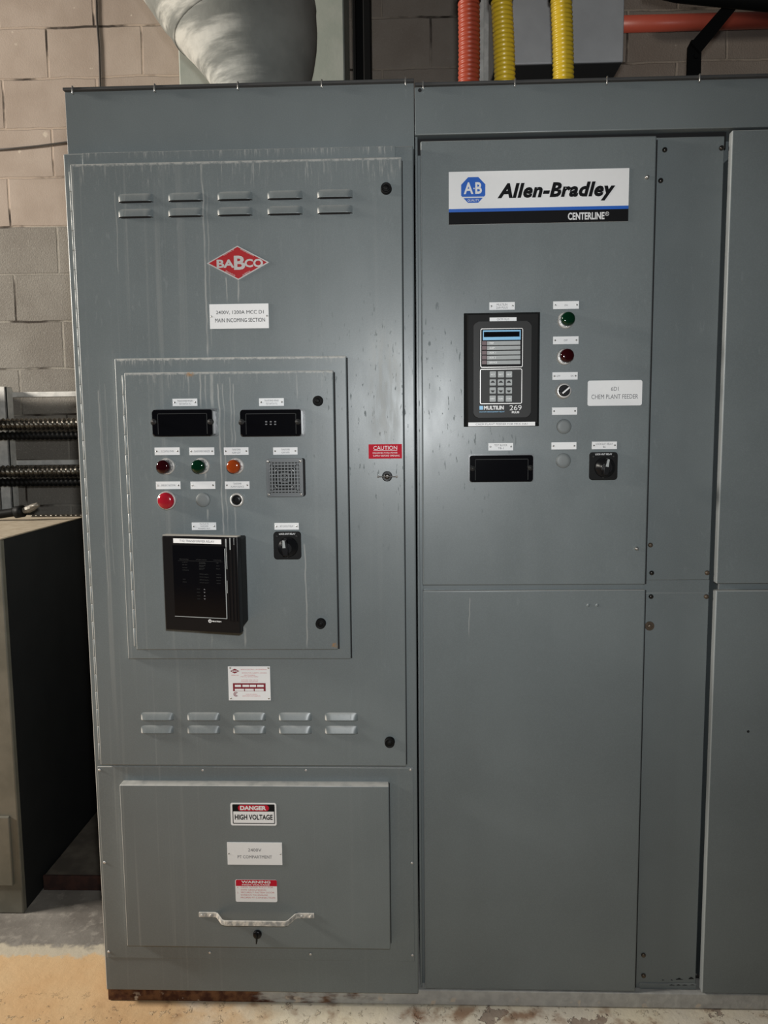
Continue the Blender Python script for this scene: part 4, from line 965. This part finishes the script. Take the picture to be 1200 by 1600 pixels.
# thin cable up the wall and one across it
a = [at(150.5, -30, 1.474), at(151.5, 30, 1.474), at(155, 75, 1.474), at(157, 140, 1.474)]; a += [Vector((a[-1].x, 1.474, 2.3))]
b = mb('darkgrey'); b.tube(a, .0045, 8); tag(b.build('wall_cable'), 'thin dark cable running up the tan block wall', 'cable')
a = [at(-40, 236, 1.47), at(20, 232, 1.47), at(60, 228, 1.47), at(105, 222, 1.47), at(180, 214, 1.47), at(290, 210, 1.47)]
b = mb('darkgrey'); b.tube(a, .0038, 8); tag(b.build('wall_cable'), 'thin dark wire slung sideways across the tan blocks', 'cable')

def corrugated(name, m, px0, px1, rp, y, label, group=None):
    S = (y-CAM_Y)/1200; r = rp*S
    p1 = at(*px1, y); p0 = at(*px0, y); p0.z = ztr+.0005; L = (p1-p0).length; N = int(L/.0022); pts = []; rads = []
    for i in range(N+1):
        t = i/N; pts.append(p0.lerp(p1, t)+Vector((.004*math.sin(t*3), 0, 0))); rads.append(r*(.955+.045*math.cos(2*math.pi*t*L/.0118)))
    T = thing(name, p0, label, 'conduit', group)
    b = mb(m); b.tube(pts, rads, 22); b.build('corrugated_tube', T)
    b = mb('blackmatt'); d = (p1-p0).normalized(); b.tube([p1-d*.006, p1-d*.004, p1+d*.03, p1+d*.034], [r*1.02, r*1.12, r*1.12, r*1.0], 22); b.mat(M[m]).tube([p1+d*.03, p1+d*.034+Vector((0, 0, .08)), p1+d*.034+Vector((0, 0, .9))], r*.93, 22); b.build('coupling', T, 'black coupling'); return T
yc = .30
corrugated('orange_conduit', 'orange', (729.5, 122), (732, 0), 16.2, yc, 'orange corrugated conduit rising from the header box')
corrugated('yellow_conduit', 'yellow', (789.5, 119), (783, -1), 16.0, yc+.02, 'yellow corrugated conduit just right of the orange one', 'yellow corrugated conduits')
corrugated('yellow_conduit', 'yellow', (880.5, 116), (876, -4), 15.8, yc+.02, 'yellow corrugated conduit furthest right, in front of the grey box', 'yellow corrugated conduits')
# galvanised post and grey box
yp = .85; R = rect(748, 0, 769, 110, yp); b = mb('galv'); b.box(R[0], R[0]+(R[1]-R[0])*.4, yp, yp+.06, ztr, 3.6, .002); b.box(R[0], R[1], yp+.04, yp+.06, ztr, 3.6, .002)
tag(b.build('strut_post'), 'galvanised steel post between the orange and first yellow conduit', 'post')
yb = .62; p = at(880, 98.5, yb); R = rect(772, 0, 975, 98, yb)
b = mb('boxgrey'); b.box(R[0], R[1], yb, yb+.16, p.z, 3.5, .004); b.mat(M['lid']).box(R[0]+.004, R[1]-.004, yb+.004, yb+.156, p.z-.003, p.z+.002); GB = tag(b.build('pull_box'), 'plain light grey metal box hanging behind the yellow conduits', 'metal box')
# red-orange straight conduit on the wall at right
yw = 1.38; a = at(1090, 34.5, yw); b = mb('redpipe'); b.tube([(at(960, 36, yw).x, yw, a.z), (a.x, yw, a.z), (1.9, yw, a.z)], 11.2*(yw-CAM_Y)/1200, 20)
tag(b.build('conduit_pipe'), 'straight red-orange conduit running level along the back wall', 'conduit')
# black bracket
yk2 = .70; R = rect(1075, 60, 1096, 110, yk2); zt2 = at(1085, 62, yk2).z
BK = thing('support_bracket', ((R[0]+R[1])/2, yk2, ztr), 'black steel bracket with a diagonal brace standing on the header box', 'bracket')
b = mb('blackmatt'); b.prism([(R[0], ztr), (R[1], ztr), (R[1], zt2-.02), (R[1]-.01, zt2), (R[0]+.01, zt2), (R[0], zt2-.02)], yk2, yk2+.012); b.lathe(((R[0]+R[1])/2+.004, yk2, at(1088, 88, yk2).z), [(.009, 0), (.008, .006)], 6, smooth=False); b.build('upright', BK)
q = [at(*v, yk2-.013) for v in ((1080, 66), (1095, 82), (1160, 2), (1200, -40), (1176, -44))]
b = mb('blackmatt'); b.prism([(v.x, v.z) for v in (q[0], q[1], q[2], q[3], q[4])], yk2-.013, yk2-.001); b.build('brace', BK)
yq = .60; b = mb('blackmatt'); b.tube([at(1010, -26, yq), at(1060, -14, yq), at(1120, -8, yq), at(1200, 0, yq), at(1300, 6, yq)], 15*(yq-CAM_Y)/1200, 16)
tag(b.build('black_cable'), 'thick black cable sagging past the brace at the upper right corner', 'cable')

# ------------------------------------------------------------------ left side: cable rack, cables, low cabinet
yr0 = 1.33
RK = thing('cable_rack', at(5, 800, yr0), 'pale galvanised strut frame on the wall left of the tall cabinet', 'cable rack')
u0, u1 = at(-4, 700, yr0).x, at(13.5, 700, yr0).x; zu = at(5, 604, yr0).z
b = mb('galv'); b.box(u0, u1, yr0, yr0+.012, .6, zu, .002); b.box(u0, u0+.006, yr0, yr0+.06, .6, zu, .002); b.box(u1-.006, u1, yr0, yr0+.06, .6, zu, .002); b.build('upright', RK)
z0, z1 = at(60, 620, yr0+.05).z, at(60, 612, yr0+.05).z
b = mb('galv'); b.box(at(-20, 616, yr0).x, -.80, yr0+.06, yr0+.085, z0, z1, .002); b.build('crossbar', RK)
z0, z1 = at(80, 726.6, yr0+.05).z, at(80, 718.8, yr0+.05).z
b = mb('galv'); b.box(u1-.04, -.80, yr0+.06, yr0+.085, z0, z1, .002); b.build('crossbar', RK)
def armoured(pxy, rp, y, label, m='armour', x0=-60, x1=330, slope=0.0):
    S = (y-CAM_Y)/1200; r = rp*S; A = at(x0, pxy, y); B = at(x1, pxy+slope*(x1-x0), y); B.z = A.z+(B.z-A.z)*.15
    L = (B-A).length; n = 14; pitch = .0195; N = int(L/pitch*6); b = mb(m); rings = []
    for i in range(N+1):
        t = i/N; c = A.lerp(B, t); ring = []
        for k in range(n):
            a = 2*math.pi*k/n; ph = 2*math.pi*t*L/pitch+a
            rr_ = r*(.87+.13*math.cos(ph)); ring.append(b.bm.verts.new((c.x+.30*r*math.cos(a)*0, c.y+rr_*math.sin(a), c.z+rr_*math.cos(a))))
        rings.append(ring)
    fs = []
    for p, q in zip(rings, rings[1:]):
        for k in range(n): fs.append(b.bm.faces.new((p[k], q[k], q[(k+1) % n], p[(k+1) % n])))
    b._tag(fs, True); b._tag([b.bm.faces.new(rings[0]), b.bm.faces.new(rings[-1][::-1])])
    return tag(b.build('armoured_cable'), label, 'cable', 'spiral armoured cables on the rack' if x0 < 0 else None)
ycb = 1.20
armoured(663.5, 9.8, ycb, 'spiral armoured cable, topmost of the four on the rack')
armoured(681.5, 7.2, ycb+.02, 'dark spiral cable just under the topmost one on the rack', 'darkarm' if 'darkarm' in M else 'blackmatt')
armoured(737.0, 10.0, ycb, 'spiral armoured cable right under the short crossbar', x0=-60)
armoured(754.0, 7.0, ycb+.02, 'dark spiral cable, lowest of the four on the rack', 'blackmatt')

bx0, bx1 = -2.1, -1.255; by0, by1, bz = .37, 1.05, 1.222
BN = thing('low_cabinet', ((bx0+bx1)/2, (by0+by1)/2, 0), 'low dark steel cabinet with a dusty top left of the tall cabinets', 'electrical cabinet')
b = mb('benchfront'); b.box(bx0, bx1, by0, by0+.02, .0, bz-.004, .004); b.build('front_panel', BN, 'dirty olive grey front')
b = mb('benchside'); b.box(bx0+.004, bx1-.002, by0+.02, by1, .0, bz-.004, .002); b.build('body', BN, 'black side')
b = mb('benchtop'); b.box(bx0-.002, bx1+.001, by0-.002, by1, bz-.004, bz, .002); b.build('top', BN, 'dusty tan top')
c = at(16, 1275, by0); b = mb('benchfront'); b.box(bx0+.1, c.x, by0-.010, by0, .10, c.z, .003); b.build('access_cover', BN)
# third cable and a loose black cable end lying on that cabinet
S = 2.95/1200
armoured(806.5, 3.0, .98, 'thin spiral cable lying along the back of the low cabinet top', x0=50, x1=180)
a = [at(-30, 808, .86), at(0, 803.5, .86), at(20, 800.5, .86), at(33, 798.5, .86)]; 
for v in a: v.z = max(v.z, bz+.018)
CE = thing('cable_end', a[1], 'black cable end with a pale gland lying on the low cabinet', 'cable')
b = mb('blackmatt'); b.tube(a, [.016, .016, .016, .017], 14); b.tube([a[2]+Vector((.01, 0, 0)), a[3]+Vector((.01, 0, .0))], .022, 14); b.build('jacket', CE)
b = mb('gland'); g0 = a[3]+Vector((.010, 0, .002)); b.tube([g0, g0+Vector((.02, 0, .005)), g0+Vector((.035, 0, .012)), g0+Vector((.055, 0, .022))], [.012, .014, .013, .008], 8, smooth=False); b.tube([g0+Vector((.03, -.01, .015)), g0+Vector((.065, -.012, .022))], .006, 8); b.build('gland', CE, 'pale metal gland')

b = mb('boxgrey'); b.box(-2.9, -1.98, .95, 1.478, .55, 1.80, .006); b.box(-2.88, -2.0, .935, .951, .57, 1.78, .004); tag(b.build('shade_panel'), 'added grey panel, out of view left of the cable rack, that casts shade on it', 'metal box')  # unseen panel added to block the lamp from the rack and wall

# low concrete kerb between the cabinets
b = mb('kerb'); b.box(bx1+.004, XL-.002, .505, 1.478, 0, .05, .004); KB = thing('concrete_kerb', ((bx1+XL)/2, .9, 0), 'low concrete kerb with a dark rusty edge between low and tall cabinet', 'kerb')
b.build('slab', KB); b = mb('rustedge'); b.box(bx1+.004, XL-.002, .498, .506, .0005, .052, .001); b.build('edge_angle', KB, 'rusted steel edge')
